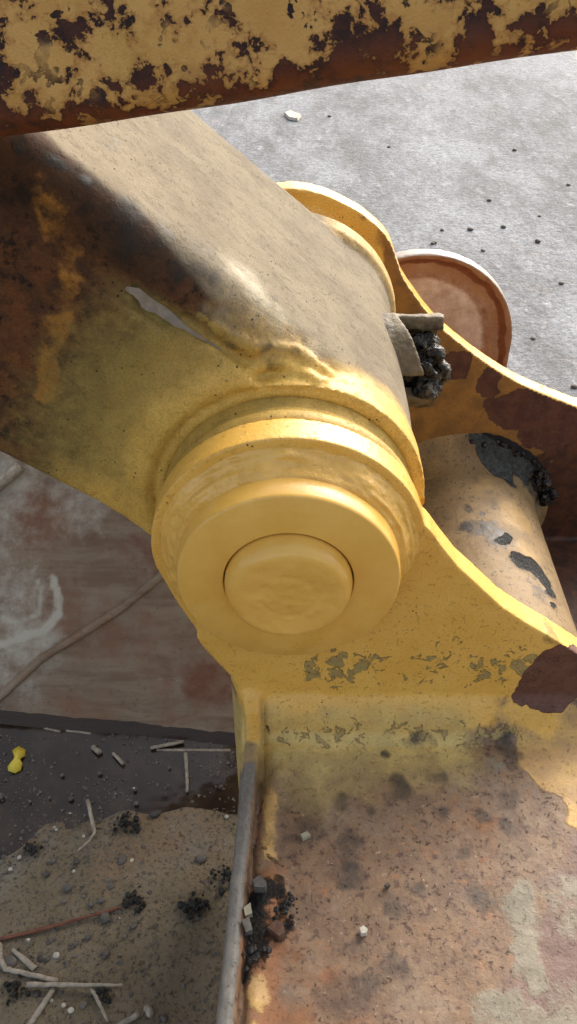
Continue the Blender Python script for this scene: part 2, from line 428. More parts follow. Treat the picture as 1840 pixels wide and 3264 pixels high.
m_straw = simple('dry_straw', (C('#a59a88'), C('#857a69'), 160), .6, 500, .0005)
m_twig = simple('reddish_twig', (C('#7c4a36'), C('#5e3728'), 120), .6)
m_flake = simple('yellow_paint_flake', (C('#d8c23e'), C('#c7ad3a'), 80), .35)
m_chip = simple('grey_paint_chip', (C('#8f8a70'), C('#a39e84'), 150), .6)
m_clump = simple('tarry_clump', (C('#12110f'), C('#2b2722'), 150), .35, 250, .003)
def water_mat():
    m = M('muddy_water')
    c = m.mix(m.mr(m.noise(25, 6), .4, .65), C('#2b2018'), C('#3c2f22'))
    return m.done(c, .1, m.bump(m.noise(30, 2), .0006), .25)
m_water = water_mat()

# ------------------------------------------------------------------ setting: ground, puddle
PUD = [at(*q, 'z', 0)[:2] for q in [(-120, 2250), (0, 2270), (780, 2350), (820, 2420), (790, 2590), (700, 2570), (600, 2562), (520, 2590), (400, 2575), (320, 2590), (200, 2562), (110, 2590), (80, 2650), (30, 2700), (-60, 2750), (-200, 2700), (-300, 2400)]]
def axis(lo, hi, d, ext):
    core = np.arange(lo, hi+1e-6, d)
    out = d*np.cumsum(1.25**np.arange(0, 60)); out = out[out < ext]
    return np.concatenate([lo-out[::-1], core, hi+out])
gx, gy = axis(-.6, .15, .006, 45), axis(-.35, .35, .006, 45)
def gz(V):
    near = np.exp(-((V[:, 0]+.2)**2+V[:, 1]**2)/.25)
    z = (fbm(V, 14, 3, 4)-.5)*.006*near
    return z-.006*polymask(V[:, :2], PUD, .02)
gV, gF = grid(gx, gy, gz)
g = obj('ground', (gV, gF), m_ground, attrs={'wet': polymask(warp(gV, 30, .012)[:, :2], PUD, .02)}); g['kind'] = 'structure'
pv, pf = grid(np.arange(-.55, .06, .01), np.arange(-.08, .3, .01), lambda V: np.full(len(V), -.0022))
keep = polymask(pv[:, :2], PUD, .03) > .001
pf = [f for f in pf if all(keep[i] for i in f)]
pud = obj('puddle', (pv, pf), m_water); pud['kind'] = 'structure'

# ------------------------------------------------------------------ rusty steel sheet behind the puddle
A = at(0, 2295, 'z', 0); B = at(780, 2375, 'z', 0)
e1 = (B-A)/np.linalg.norm(B-A); nh = np.array([-e1[1], e1[0], 0]); TL = rad(52)
e2 = nh*math.cos(TL)+np.array([0, 0, math.sin(TL)]); e3 = np.cross(e1, e2)
def on_sheet(sx, sy, off=0.):
    u = sx*577/1840-288.5; v = sy*1024/3264-512
    d = np.array([u/FPX, math.cos(PITCH)-v/FPX*math.sin(PITCH), -math.sin(PITCH)-v/FPX*math.cos(PITCH)])
    return CAM+d*(((A-CAM)@e3)/(d@e3))+e3*off
sheet = thing('steel_sheet', 'leaning sheet of scuffed brown steel with a diagonal weld line behind the puddle', 'steel sheet', tuple((A+B)/2))
us = np.arange(-.55, .345, .004); ws = np.arange(-.01, .50, .004)
Uu, Ww = np.meshgrid(us, ws, indexing='ij')
SV = A+Uu.ravel()[:, None]*e1+Ww.ravel()[:, None]*e2+((fbm(np.stack([Uu.ravel(), Ww.ravel(), 0*Uu.ravel()], 1), 6, 9, 3)-.5)*.008)[:, None]*e3
n_ = len(ws); sf = [(i*n_+j, (i+1)*n_+j, (i+1)*n_+j+1, i*n_+j+1) for i in range(len(us)-1) for j in range(n_-1)]
SB = SV-e3*.012; N_ = len(SV)
per = [i*n_ for i in range(len(us))]+[(len(us)-1)*n_+j for j in range(1, n_)]+[i*n_+n_-1 for i in range(len(us)-2, -1, -1)]+[j for j in range(n_-2, 0, -1)]
SF = list(sf)+[tuple(N_+k for k in reversed(f)) for f in sf]+[(b, a, a+N_, b+N_) for a, b in zip(per, per[1:]+per[:1])]
S2 = np.concatenate([SV, SB]); SW = warp(S2, 25, .01)
o2 = lambda L: [on_sheet(*q) for q in L]
pale = np.maximum.reduce([
    .8*blobs(SW, [(on_sheet(20, 1560), .05), (on_sheet(250, 1600), .05, .8), (on_sheet(30, 1700), .06, .7), (on_sheet(420, 1790), .03, .5), (on_sheet(90, 2040), .05, .9), (on_sheet(40, 1900), .05, .8), (on_sheet(90, 2190), .03, .7), (on_sheet(10, 2120), .03, .8)], .8),
    .95*seglist(warp(S2, 12, .004), o2([(170, 1840), (184, 1900), (180, 1960), (140, 2010), (60, 2040), (0, 2060)]), .0055, .6),
    .8*seglist(warp(S2, 12, .004), o2([(120, 1850), (132, 1900), (122, 1960), (70, 1985), (10, 1975)]), .004, .7),
    .5*seglist(SW, o2([(180, 1940), (260, 2030)]), .003, .8), .45*seglist(SW, o2([(300, 2140), (480, 2170), (640, 2140)]), .006, .9)])
rusty = np.maximum.reduce([.8*blobs(SW, [(on_sheet(480, 1760), .05, .8), (on_sheet(640, 2165), .03, 1), (on_sheet(120, 1640), .05, .7), (on_sheet(700, 2190), .03, .9), (on_sheet(330, 1700), .04, .6), (on_sheet(560, 2300), .03, .6)], .8)])
hgt = (S2-A)@e2
wet = 1-sst(hgt+.010*(fbm(S2, 30, 4, 3)-.5), .010, .015)
obj('sheet', (S2, SF), m_steel, sheet, {'pale': pale, 'rusty': rusty, 'wet': wet})
wp = [on_sheet(*q, .002) for q in [(-60, 2270), (0, 2222), (130, 2100), (260, 2020), (400, 1930), (520, 1830), (600, 1760)]]
wp = np.array([wp[i]*(1-t)+wp[i+1]*t for i in range(len(wp)-1) for t in np.linspace(0, 1, 14, endpoint=False)])
obj('weld_bead', sweep(wp, .0062*(1+.25*(fbm(wp, 90, 3)-.5)), 10, .7, 3, .15), m_steel, sheet, {'pale': .25+.0*wp[:, 0].repeat(10), 'rusty': .1+0*wp[:, 0].repeat(10), 'wet': 0*wp[:, 0].repeat(10)})

# ------------------------------------------------------------------ excavator arm
PX, PZ = 0., .397
D = np.array([-.766, 0, .643]); Nn = np.array([.643, 0, .766])
arm = thing('dipper_stick', 'heavy digger stick end in dark rust and tan dust, pinned between the two yellow ears', 'digger stick', (PX, .22, .29))
def arm_pt(s, n, y): return np.array([PX, 0, PZ])+s*D+n*Nn+np.array([0, y, 0])
secs = []
for s in np.linspace(.018, .62, 22):
    nt_, nb_ = .0945, -.088-.085*s
    y0, y1 = .089, .352
    Rn = .020+.012*math.exp(-((s-.08)/.07)**2)   # rounding of the near upper corner
    P = []
    def arc(cy, cn, r, a0, a1, k=7):
        for a in np.linspace(rad(a0), rad(a1), k): P.append((cy+r*math.cos(a), cn+r*math.sin(a)))
    arc(y0+.01, nb_+.01, .01, 270, 180, 4)
    nA = .052-.03*s
    P.append((y0, nA)); P.append((y0+.006, nA+.002)); P.append((y0+.007, nA+.010)); 
    arc(y0+.004+Rn, nt_-Rn, Rn, 180, 90, 8)
    arc(y1-.012, nt_-.012, .012, 90, 0, 5)
    arc(y1-.01, nb_+.01, .01, 0, -90, 4)
    secs.append(np.array([arm_pt(s, n, y) for y, n in P]))
parts = [loft(secs)]
parts.append(lathe([(.001, .088), (.080, .088), (.083, .0835), (.0885, .080), (.093, .0825), (.0935, .1), (.0945, .2), (.095, .335), (.1005, .342), (.1015, .360), (.099, .366), (.001, .366)], (PX, PZ), 128))
def flare(lo, hi, k=40):   # collar cast round the bore on the near side
    L = lathe([(.150, .0915), (.132, .0885), (.117, .0850), (.106, .0800), (.1005, .0790), (.0955, .0805), (.093, .087), (.091, .095), (.12, .11), (.15, .105)], (PX, PZ), 128, closed=True)
    return L
fl = flare(0, 0)
# keep the wide flare only where the side plate backs it
Vv, Ff = fl
ang = np.degrees(np.arctan2(Vv[:, 2]-PZ, Vv[:, 0]-PX)) % 360
rr = np.hypot(Vv[:, 0]-PX, Vv[:, 2]-PZ)
inside = sst(ang, 88, 118)*(1-sst(ang, 235, 262))
lim = .0955+(rr-.0955)*np.clip(inside, 0, 1)
nn_ = (Vv[:, 0]-PX)*Nn[0]+(Vv[:, 2]-PZ)*Nn[2]; ss_ = np.maximum((Vv[:, 0]-PX)*D[0]+(Vv[:, 2]-PZ)*D[2], 0)
nlim = (-.084-.085*ss_)
lim = np.where(nn_ < nlim, np.minimum(lim, np.maximum(.0955, rr*nlim/np.minimum(nn_, -1e-4))), lim)
lim = np.where(nn_ > .06, np.minimum(lim, np.maximum(.0955, rr*.06/np.maximum(nn_, 1e-4))), lim)
kk = np.where(rr > .0955, lim/rr, 1)
Vv[:, 0] = PX+(Vv[:, 0]-PX)*kk; Vv[:, 2] = PZ+(Vv[:, 2]-PZ)*kk
parts.append((Vv, Ff))
def ridge(pts, r, y=None, seed=0, amp=.2):
    p = np.array(pts); q = np.array([p[i]*(1-t)+p[i+1]*t for i in range(len(p)-1) for t in np.linspace(0, 1, 8, endpoint=False)]+[p[-1]])
    k = np.ones(5)/5
    for a in range(3): q[2:-2, a] = np.convolve(q[:, a], k, 'valid')
    return sweep(q, np.interp(np.linspace(0, 1, len(q)), np.linspace(0, 1, len(np.atleast_1d(r))), np.atleast_1d(r))*(1+amp*(fbm(q, 80, seed, 3)-.5)), 12, 1)
from mathutils.bvhtree import BVHTree
bV0, bF0 = fuse(parts, .003, 4)
BV = BVHTree.FromPolygons([tuple(v) for v in bV0], bF0)
def raydir(sx, sy):
    u = sx*577/1840-288.5; v = sy*1024/3264-512
    d = np.array([u/FPX, math.cos(PITCH)-v/FPX*math.sin(PITCH), -math.sin(PITCH)-v/FPX*math.cos(PITCH)]); return d/np.linalg.norm(d)
def hit(sx, sy, lift=0., bv=None):
    d = raydir(sx, sy); h = (bv or BV).ray_cast(Vector(CAM), Vector(d))[0]
    return np.array(h)-d*lift
CR = lambda x, y: hit(340+x*.6887, 780+y*.6887, -.0015)
parts.append(ridge([CR(*q) for q in [(300, 215), (430, 305), (540, 395), (640, 455), (690, 480)]], [.0010, .0032, .0042, .0055, .006], seed=2))
parts.append(ridge([CR(*q) for q in [(660, 475), (720, 474), (800, 478), (880, 500), (940, 548), (1000, 595), (1050, 612)]], [.005, .0045, .005, .0058, .0058, .005, .003], seed=4))
parts.append(ridge([CR(*q) for q in [(640, 590), (700, 565), (760, 548), (830, 556), (890, 590), (960, 630), (1030, 640)]], [.002, .004, .0055, .006, .0055, .005, .003], seed=5))
aV, aF = fuse(parts, .0018, 5)
aN = normals(aV, aF)
bead = np.maximum(seglist(aV, [CR(*q) for q in [(300, 215), (430, 305), (540, 395), (690, 480), (800, 478), (880, 500), (940, 548), (1050, 612)]], .010, .5), seglist(aV, [CR(*q) for q in [(640, 590), (760, 548), (890, 590), (1030, 640)]], .009, .5))
aV = aV+aN*(bead*((fbm(aV, 150, 28, 3)-.5)*.0022+(fbm(aV, 60, 29, 2)-.5)*.0012)+(fbm(aV, 120, 8, 3)-.5)*.0004+(fbm(aV, 25, 18, 3)-.5)*.0012)[:, None]
def arm_attrs(V, N):
    Wp = warp(V, 22, .012, 60); d = V-np.array([PX, 0, PZ])
    s = d@D; n = d@Nn; y = V[:, 1]; r = np.hypot(d[:, 0], d[:, 2])
    W = Wp-np.array([PX, 0, PZ]); sw = W@D; nw = W@Nn; yw = Wp[:, 1]
    edge = nw-.083+(yw-.105)*.9                  # >0 on the upper face
    tan = sst(edge+.03*(fbm(V, 16, 5)-.5), -.012, .022)
    tan = np.maximum(tan, (1-sst(s, .01, .05))*sst(y, .082, .1))
    H = lambda x, y: hit(x/.789, y/.789)
    tan = np.maximum(tan, .8*blobs(V, [(H(520, 780), .007, .8), (H(560, 800), .010), (H(600, 830), .012), (H(640, 800), .016), (H(600, 760), .014, .9), (H(690, 860), .016), (H(760, 880), .014), (H(560, 720), .010, .7)], .9))
    H = lambda x, y: hit(x/.789, y/.789)
    grime = blobs(Wp, [(H(300, 560), .03, .9), (H(380, 600), .035, .85), (H(470, 640), .022, .8), (H(250, 500), .03, .9), (H(60, 400), .05, .8), (H(150, 440), .04, .9), (H(430, 700), .016, .7), (H(330, 690), .03, .5), (H(120, 640), .02, .5)], .8)
    soot = blobs(Wp, [(H(510, 660), .012, .6), (H(420, 600), .016, .65), (H(350, 560), .016, .6), (H(555, 675), .008, .75), (H(682, 745), .005, .7), (H(480, 610), .02, .5), (H(530, 640), .014, .55), (H(440, 560), .018, .45), (H(300, 620), .016, .6), (H(440, 670), .012, .65), (at(838, 555, 'y', .352), .012, 1), (at(810, 530, 'y', .352), .008, 1), (H(150, 440), .007, .9), (H(205, 468), .005, .8), (H(65, 402), .005, .8), (H(300, 355), .004, .8), (H(265, 360), .005, .7)], .7)
    soot = np.maximum(soot, .55*blobs(Wp, [(H(600, 880), .007), (H(575, 850), .006), (H(540, 820), .005), (H(660, 870), .006), (H(690, 930), .006)], .6))
    dd = np.hypot(r-.05, (y-.07)*1.0)
    q = .115+.03*(fbm(V, 14, 77)-.5)
    side = 1-sst(y, .1, .125)
    fresh = 1.15*(1-sst(r+.9*np.clip(y-.09, 0, 1)+.03*(fbm(V, 18, 21)-.5), .090, .150))*(1-sst(y, .1, .2))
    fresh = np.maximum(fresh, .85*blobs(Wp, [(at(330, 1590, 'y', .089), .03, 1), (at(430, 1660, 'y', .089), .035, 1.), (at(230, 1540, 'y', .089), .025, .7)], .8))
    fresh = np.maximum(fresh, .55*(1-sst(y, .1, .13))*(1-sst(r, .11, .19)))
    fresh = np.maximum(fresh, .62*(sst(y, .325, .345))*(1-sst(s, .02, .06)))
    fresh = np.maximum(fresh, .58*blobs(Wp, [(H(560, 830), .010, .8), (H(640, 880), .014), (H(720, 900), .014), (H(780, 930), .02), (H(840, 960), .015)], .8))
    olive = .95*(1-sst(r+.02*(fbm(V, 20, 31)-.5), .13, .25))*(1-sst(y, .1, .16))*(1-.8*sst(n, .055, .075)*(y > .092))
    oldp = np.maximum(.62*seglist(Wp, [at(*t, 'y', .089) for t in [(140, 640), (180, 800), (200, 950), (190, 1080), (170, 1250)]], .016, .8),
                      .5*side*(fbm(V, 9, 12)))
    orange = .55*side*fbm(V, 12, 40)+.35*seglist(Wp, [at(*t, 'y', .089) for t in [(90, 800), (100, 1000), (60, 1200)]], .03, .9)
    pale = .8*blobs(Wp, [(H(600, 690), .016, .8), (H(640, 740), .018, .9), (H(690, 790), .016, .8), (H(740, 830), .014, .6), (H(800, 885), .010, .8)], .95)  # painted highlight along the rounded shoulder above the beads
    return dict(tan=tan, grime=grime, soot=soot, fresh=fresh, olive=olive, oldp=oldp, orange=orange, pale=pale)
obj('arm_end', (aV, aF), m_arm, arm, arm_attrs(aV, aN))
# inner spacer ring behind the near ear
sp = lathe([(.05, .054), (.0835, .054), (.0865, .057), (.0875, .064), (.085, .068), (.084, .074), (.0865, .079), (.0865, .095)], (PX, PZ), 128)
obj('spacer_ring', sp, m_arm, arm, {'fresh': np.clip(.62+.4*(fbm(sp[0], 60, 3)-.5), 0, 1), 'olive': np.full(len(sp[0]), .9)})
# peeling sliver of paint along the plate joint
up_e = [(92, 193), (150, 200), (200, 240), (290, 300), (380, 385), (480, 450), (560, 505)]
lo_e = [(84, 204), (122, 240), (190, 305), (265, 342), (355, 396), (470, 455), (560, 508)]
pl_v = []; pl_f = []
BA = BVHTree.FromPolygons([tuple(v) for v in aV], aF)
for (a, b) in [((up_e[i][0]*(1-t)+up_e[i+1][0]*t, up_e[i][1]*(1-t)+up_e[i+1][1]*t), (lo_e[i][0]*(1-t)+lo_e[i+1][0]*t, lo_e[i][1]*(1-t)+lo_e[i+1][1]*t)) for i in range(6) for t in (0, .33, .66)]:
    k_ = len(pl_v)//4
    for j, t in enumerate((0, .35, .7, 1)):
        jx = 6*math.sin(k_*2.1)*t*(k_ < 13); jy = 7*math.sin(k_*1.3+1)*t*(k_ < 13)
        pl_v.append(hit(340+(a[0]*(1-t)+b[0]*t+jx)*.6887, 780+(a[1]*(1-t)+b[1]*t+jy)*.6887, .0006+.0028*t*t*(k_ < 15), BA))
nk_ = len(pl_v)//4
for i in range(nk_-1):
    for j in range(3): pl_f.append((i*4+j, i*4+j+1, (i+1)*4+j+1, (i+1)*4+j))
bk = [tuple(v+nk_*4 for v in reversed(f)) for f in pl_f]
pl_v = np.array(pl_v); pl_all = np.concatenate([pl_v, pl_v+np.array([0, .0006, -.0003])])
m_peel = simple('peeling_paint_back', (C('#8f8474'), C('#7d7262'), 90), .55)
obj('peeling_paint', (pl_all, pl_f+bk), m_peel, arm, label='grey torn strip of peeling paint')
# grease guard on the bore
GC = np.array([.093, .25, .412]); eu = np.array([0, .643, .766]); ec = np.array([0, -.766, .643])
gp = []
def gseg(a0, a1, x0, x1, ro=.039, ri=.027, tilt=0.):
    k = max(4, int((a1-a0)/9)); S = []
    for a in np.linspace(rad(a0), rad(a1), k):
        dr = math.cos(a)*eu+math.sin(a)*ec
        xe = x1+tilt*(a-rad(a0))
        S.append(np.array([GC+dr*ri+np.array([x0-.093, 0, 0]), GC+dr*ri+np.array([xe-.093, 0, 0]), GC+dr*ro+np.array([xe-.093, 0, 0]), GC+dr*ro+np.array([x0-.093, 0, 0])]))
    return loft(S)
gp.append(gseg(-50, 34, .05, .128)); gp.append(gseg(26, 118, .04, .086, .041, .028, .0145)); gp.append(gseg(150, 228, .05, .121)); gp.append(gseg(228, 310, .05, .119))
gV, gF2 = fuse(gp, .0014, 4)
gV = gV+normals(gV, gF2)*((fbm(gV, 90, 3, 3)-.5)*.004)[:, None]
obj('grease_guard', (gV, gF2), m_guard, arm)
rng = random.Random(3); gl = []
for k in range(70):
    a = rng.random()*6.28; r_ = .025*math.sqrt(rng.random())
    c = GC+(math.cos(a)*eu+math.sin(a)*ec)*r_*np.array([1, 1, 1])+np.array([.008+.032*rng.random()*(1-.4*r_/.024), 0, 0])-eu*.009+ec*.004
    gl.append(ball(c, .0032+.006*rng.random()**1.6, k, .4))
gl.append(ball(GC+np.array([.016, 0, 0])-eu*.008, .021, 77, .3, 3)); gl.append(ball(GC+np.array([.02, 0, 0])-eu*.020+ec*.006, .015, 78, .3, 3))
glV, glF = fuse(gl, .0013, 7)
glV = glV+normals(glV, glF)*((fbm(glV, 130, 6, 4)-.5)*.008+(fbm(glV, 420, 16, 2)-.5)*.0022)[:, None]
obj('grease_lump', (glV, glF), m_grease, arm)

# ------------------------------------------------------------------ excavator bucket
bucket = thing('excavator_bucket', 'big digging bucket with freshly painted yellow pin ears and a rust brown top plate', 'excavator bucket', (.15, .1, 0))
arc = lambda a0, a1, r, k: [(PX+r*math.cos(rad(a)), PZ+r*math.sin(rad(a))) for a in np.linspace(a0, a1, k)]
neck = [tuple(at(*q, 'y', .034)[[0, 2]]) for q in [(496, 1790), (527, 1842), (558, 1896), (595, 1950), (625, 1992), (630, 2006), (628, 2020), (640, 2040), (660, 2064), (700, 2106), (738, 2146), (765, 2190)]]
near_out = [(.0925, .413)]+arc(14, 182, .090, 36)+neck+[(-.0340, .25), (-.033, .2), (-.033, .12),
    (.45, .12), (.45, .205), (.40, .214), (.33, .235), (.27, .258), (.2186, .2886), (.1897, .3118), (.1694, .3267), (.1492, .3431), (.1291, .3654), (.1136, .382), (.0995, .402)]
def strip_solid():
    pts = [(-.0375, -.30, .2385, .0088), (-.0378, -.1974, .2385, .0088), (-.0357, -.1573, .239, .0083), (-.0337, -.1068, .239, .0078), (-.0312, -.0673, .24, .0078), (-.029, -.0247, .24, .008), (-.028, -.0018, .2405, .0085), (-.0285, .0150, .243, .0095), (-.0300, .026, .250, .011), (-.034, .034, .260, .013), (-.038, .045, .268, .014)]
    S = []
    for x, y, z, wd in pts:
        a = wd/2
        S.append(np.array([(x-a, y, .05), (x-a, y, z-.003), (x-a+.0025, y, z), (x+a-.001, y, z), (x+a+.003, y, z-.004), (x+a+.004, y, .05)]))
    return loft(S)
XS = ([-.30, -.1974, -.1573, -.1068, -.0673, -.0247, -.0018, .05], [-.0378, -.0378, -.0357, -.0337, -.0312, -.029, -.028, -.028])
def body_h(V):
    x, y = V[:, 0], V[:, 1]
    z = .2265+(fbm(V, 14, 11, 4)-.5)*.003
    t = np.clip((y-.004)/.028, 0, 1)
    toe = .006*(fbm(V*np.array([1, .3, 1]), 40, 91, 3)-.5)
    z = z+.024*(1-np.sqrt(np.clip(1-t*t, 0, 1)))+.006*sst(y+toe, -.003, .006)
    xs = np.interp(y, XS[0], XS[1])
    wb = np.exp(-((x-xs-.019+.003*np.sin(y*60))/.0075)**2)*(.0045+.007*(fbm(V, 60, 23, 3)-.5))
    z = z+wb*(1-sst(y, -.02, .02))
    z = z-.004*np.exp(-((x-xs-.008)/.0025)**2)
    z = z+.004*np.exp(-(((x-.012)/.014)**2))*sst(y, -.06, .0)          # swelling of the weld by the corner
    ctr = at(1330, 2290, 'z', .23)
    return z
body = solid_grid(np.arange(-.036, .4501, .004), np.arange(-.30, .0441, .003), body_h, .19)
bV, bF = fuse([extrude(near_out, .030, .052), strip_solid(), body], .0016, 3)
bN = normals(bV, bF)
ub = lambda sx, sy: at(sx, sy, 'z', .228)
uf = lambda sx, sy: at(sx, sy, 'y', .030)
def bucket_attrs(V, N):
    Wp = warp(V, 30, .008, 90); x, y, z = V.T
    plate = (1-sst(z, .232, .25)); xs = np.interp(y, XS[0], XS[1])
    earf = sst(z, .235, .26)
    fresh = earf*(1-sst(x+.3*(z-.3)+.02*(fbm(V, 20, 4)-.5), .2, .29))
    toe = (1-sst(np.abs(y-.012), .012, .03))*(1-sst(x, .10, .17))
    fresh = np.maximum(fresh, .8*toe)
    fresh = np.maximum(fresh, .9*blobs(Wp, [(uf(1700, 2250), .03, .8), (uf(1500, 2220), .03, .8), (uf(1830, 2300), .02, .9)], .6))
    top = sst(N[:, 2], .3, .6)*earf
    fresh = np.maximum(fresh, top*(1-sst(x, .18, .24)))
    haze = .95*plate*(1-sst(x, .12, .17))*sst(y+.02*(fbm(V, 12, 6)-.5), -.075, .0)*(1-.0*x)
    haze = np.maximum(haze, .7*blobs(Wp, [(ub(1000, 2500), .03), (ub(1120, 2450), .03), (ub(1350, 2400), .025, .7)], .9))
    oldp = .95*polymask(Wp[:, :2], [ub(*q)[:2] for q in [(1560, 2300), (1700, 2260), (1900, 2300), (1900, 2660), (1800, 2640), (1790, 2540), (1720, 2510), (1690, 2470), (1650, 2440), (1640, 2370)]], .014)
    oldp = np.maximum(oldp, .66*np.exp(-((x-xs-.018)/.012)**2)*(1-sst(y, -.05, -.02))*(1-.85*blobs(Wp, [(ub(800, 2930), .035)], .4)))
    oldp = np.maximum(oldp, .75*top*sst(x, .165, .2))
    oldp = np.maximum(oldp, .9*blobs(Wp, [(uf(1780, 2300), .03)], .5))
    orange = .55*plate*fbm(V, 14, 61)+.35*blobs(Wp, [(ub(1480, 2640), .03), (ub(1050, 3200), .03), (ub(820, 3000), .03), (ub(1050, 3230), .03)], .8)
    orange = orange+.5*np.exp(-((x-xs-.02)/.012)**2)*(1-sst(y, -.05, -.03))
    purple = plate*sst(x-.6*y+.05*(fbm(V, 10, 15)-.5), .18, .27)
    flake = .30*earf*(1-sst(z, .27, .335))*sst(x, -.02, .03)*(1-sst(x, .2, .24))+.22*blobs(warp(V, 25, .02), [(uf(1590, 2080), .022), (uf(1660, 2120), .022), (uf(1340, 2110), .014), (uf(1050, 2140), .022), (uf(1130, 2130), .016), (uf(1510, 2010), .016), (uf(1450, 2120), .012), (uf(1400, 2060), .010)], .8)
    flake = np.maximum(flake, .44*np.exp(-((y-.006)/.016)**2)*sst(x, -.02, .0)*(1-sst(x, .16, .2))*plate)
    crack = np.maximum.reduce([.8*seglist(V, [ub(852, 2232), ub(848, 2262), ub(852, 2290), ub(856, 2330)], .0016, .6),
        .55*seglist(Wp, [ub(846, 2280), ub(842, 2500), ub(836, 2620)], .0025, .8),
        .62*seglist(warp(V, 60, .006), [ub(890, 2232), ub(960, 2250), ub(1100, 2275), ub(1240, 2285), ub(1420, 2320)], .0016, .8),
        .6*seglist(warp(V, 60, .004), [uf(930, 2110), uf(980, 2145), uf(1060, 2175), uf(1180, 2190)], .0013, .8),
        .5*seglist(warp(V, 50, .004), [uf(1630, 2225), uf(1720, 2260), uf(1790, 2310), uf(1850, 2360)], .002, .8)])
    brown = polymask(warp(V, 60, .006)[:, [0, 2]], [uf(*q)[[0, 2]] for q in [(1740, 2070), (1790, 2060), (1900, 2110), (1900, 2190), (1830, 2215), (1790, 2240), (1720, 2240), (1630, 2230), (1640, 2205), (1660, 2150), (1700, 2110)]], .004)*(y < .04)*sst(y, .015, .024)
    spots = [(1090, 2570, .010), (1010, 2660, .008), (975, 2600, .010), (990, 2620, .008), (1130, 2690, .011), (1105, 2780, .013), (1100, 2795, .012), (1400, 2470, .010), (1270, 2510, .011), (1280, 2535, .010), (1425, 2580, .008), (1430, 2600, .007), (1165, 2565, .006), (1240, 2570, .010, .6), (1320, 2365, .009), (1350, 2370, .012), (1390, 2375, .006), (1230, 2410, .006),
             (1610, 2355, .010), (1630, 2380, .010), (1640, 2430, .006), (1610, 2520, .009), (1612, 2560, .009), (1620, 2640, .008), (1540, 2600, .008), (1540, 2880, .010), (1530, 2850, .007), (1320, 2830, .007), (1250, 2870, .009), (1260, 2910, .010), (1480, 2720, .006), (1130, 3150, .018), (1090, 3180, .016), (1170, 3120, .012), (1020, 3170, .010), (1270, 3080, .012, .7), (1150, 3040, .012, .7), (870, 2700, .010, .7), (1250, 2990, .01, .4), (1500, 3010, .006, .6)]
    soot = .9*blobs(warp(V, 50, .010), [(ub(a[0], a[1]), a[2], a[3] if len(a) > 3 else .85) for a in spots], .55)
    soot = np.maximum(soot, .62*blobs(Wp, [(ub(960, 2560), .022, 1.), (ub(930, 2620), .02, 1), (ub(990, 2650), .012, .8), (ub(900, 2530), .012, .7)], .6))
    soot = np.maximum(soot, .6*np.exp(-((x-xs-.0085)/.003)**2)*(1-sst(y, -.02, .0)))
    soot = np.maximum(soot, .7*blobs(Wp, [(at(1750, 2000, 'y', .041), .008), (at(1760, 2045, 'y', .03), .010, 1)], .6))
    pale = .9*np.maximum(polymask(warp(V, 40, .008)[:, :2], [ub(*q)[:2] for q in [(1640, 2790), (1700, 2790), (1725, 2900), (1740, 2990), (1720, 3200), (1660, 3180), (1630, 3090), (1610, 2950), (1605, 2850)]], .009)*sst(plate, .3, .6),
                         blobs(Wp, [(ub(1850, 2880), .03, .7), (ub(1800, 2930), .016, .6), (ub(1600, 3240), .018, .9), (ub(1680, 3260), .018, .8), (ub(1840, 3240), .02, .8), (ub(1580, 2440), .010, .6), (ub(1590, 2500), .008, .6), (ub(1550, 2560), .01, .4)], .5))
    strip = (x < xs+.0055)*sst(z, .2, .236)*(1-sst(y, -.035, -.012))
    steel = strip*.9
    tar = .75*blobs(warp(V, 45, .012), [(ub(795, 2880), .018), (ub(800, 2960), .02), (ub(815, 3030), .016), (ub(870, 2900), .010, .8), (ub(850, 2750), .010, .6), (ub(885, 2960), .014, .8), (ub(790, 3080), .012, .7), (ub(830, 2690), .008, .6), (ub(850, 2840), .012), (ub(850, 2990), .012)], .5)*sst(x-xs, .0055, .0085)
    return dict(fresh=fresh, haze=haze, oldp=oldp, orange=orange, purple=purple, flake=flake, crack=crack, brown=brown, soot=soot, pale=pale, steel=steel, tar=tar)
bA = bucket_attrs(bV, bN)
bV = bV+bN*((fbm(bV, 130, 5, 3)-.5)*.0005*(1-sst(bV[:, 2], .3, .36))+bA['tar']*.004*(fbm(bV, 140, 9, 3)))[:, None]
isear = np.array([(bV[list(f)].mean(0)[2] > .262) or (bV[list(f)].mean(0)[1] > .0435) for f in bF])
def subset(V, F, keep, attrs):
    F2 = [f for f, k in zip(F, keep) if k]; used = np.zeros(len(V), bool)
    for f in F2: used[list(f)] = True
    mp = np.cumsum(used)-1
    return (V[used], [tuple(int(mp[i]) for i in f) for f in F2]), {k: a[used] for k, a in attrs.items()}
e_m, e_a = subset(bV, bF, isear, bA)
obj('pin_ear', e_m, m_bucket, bucket, e_a, label='near yellow pin ear')
t_m, t_a = subset(bV, bF, ~isear, bA)
obj('top_plate', t_m, m_bucket, bucket, t_a, label='rust brown top plate with black spots')
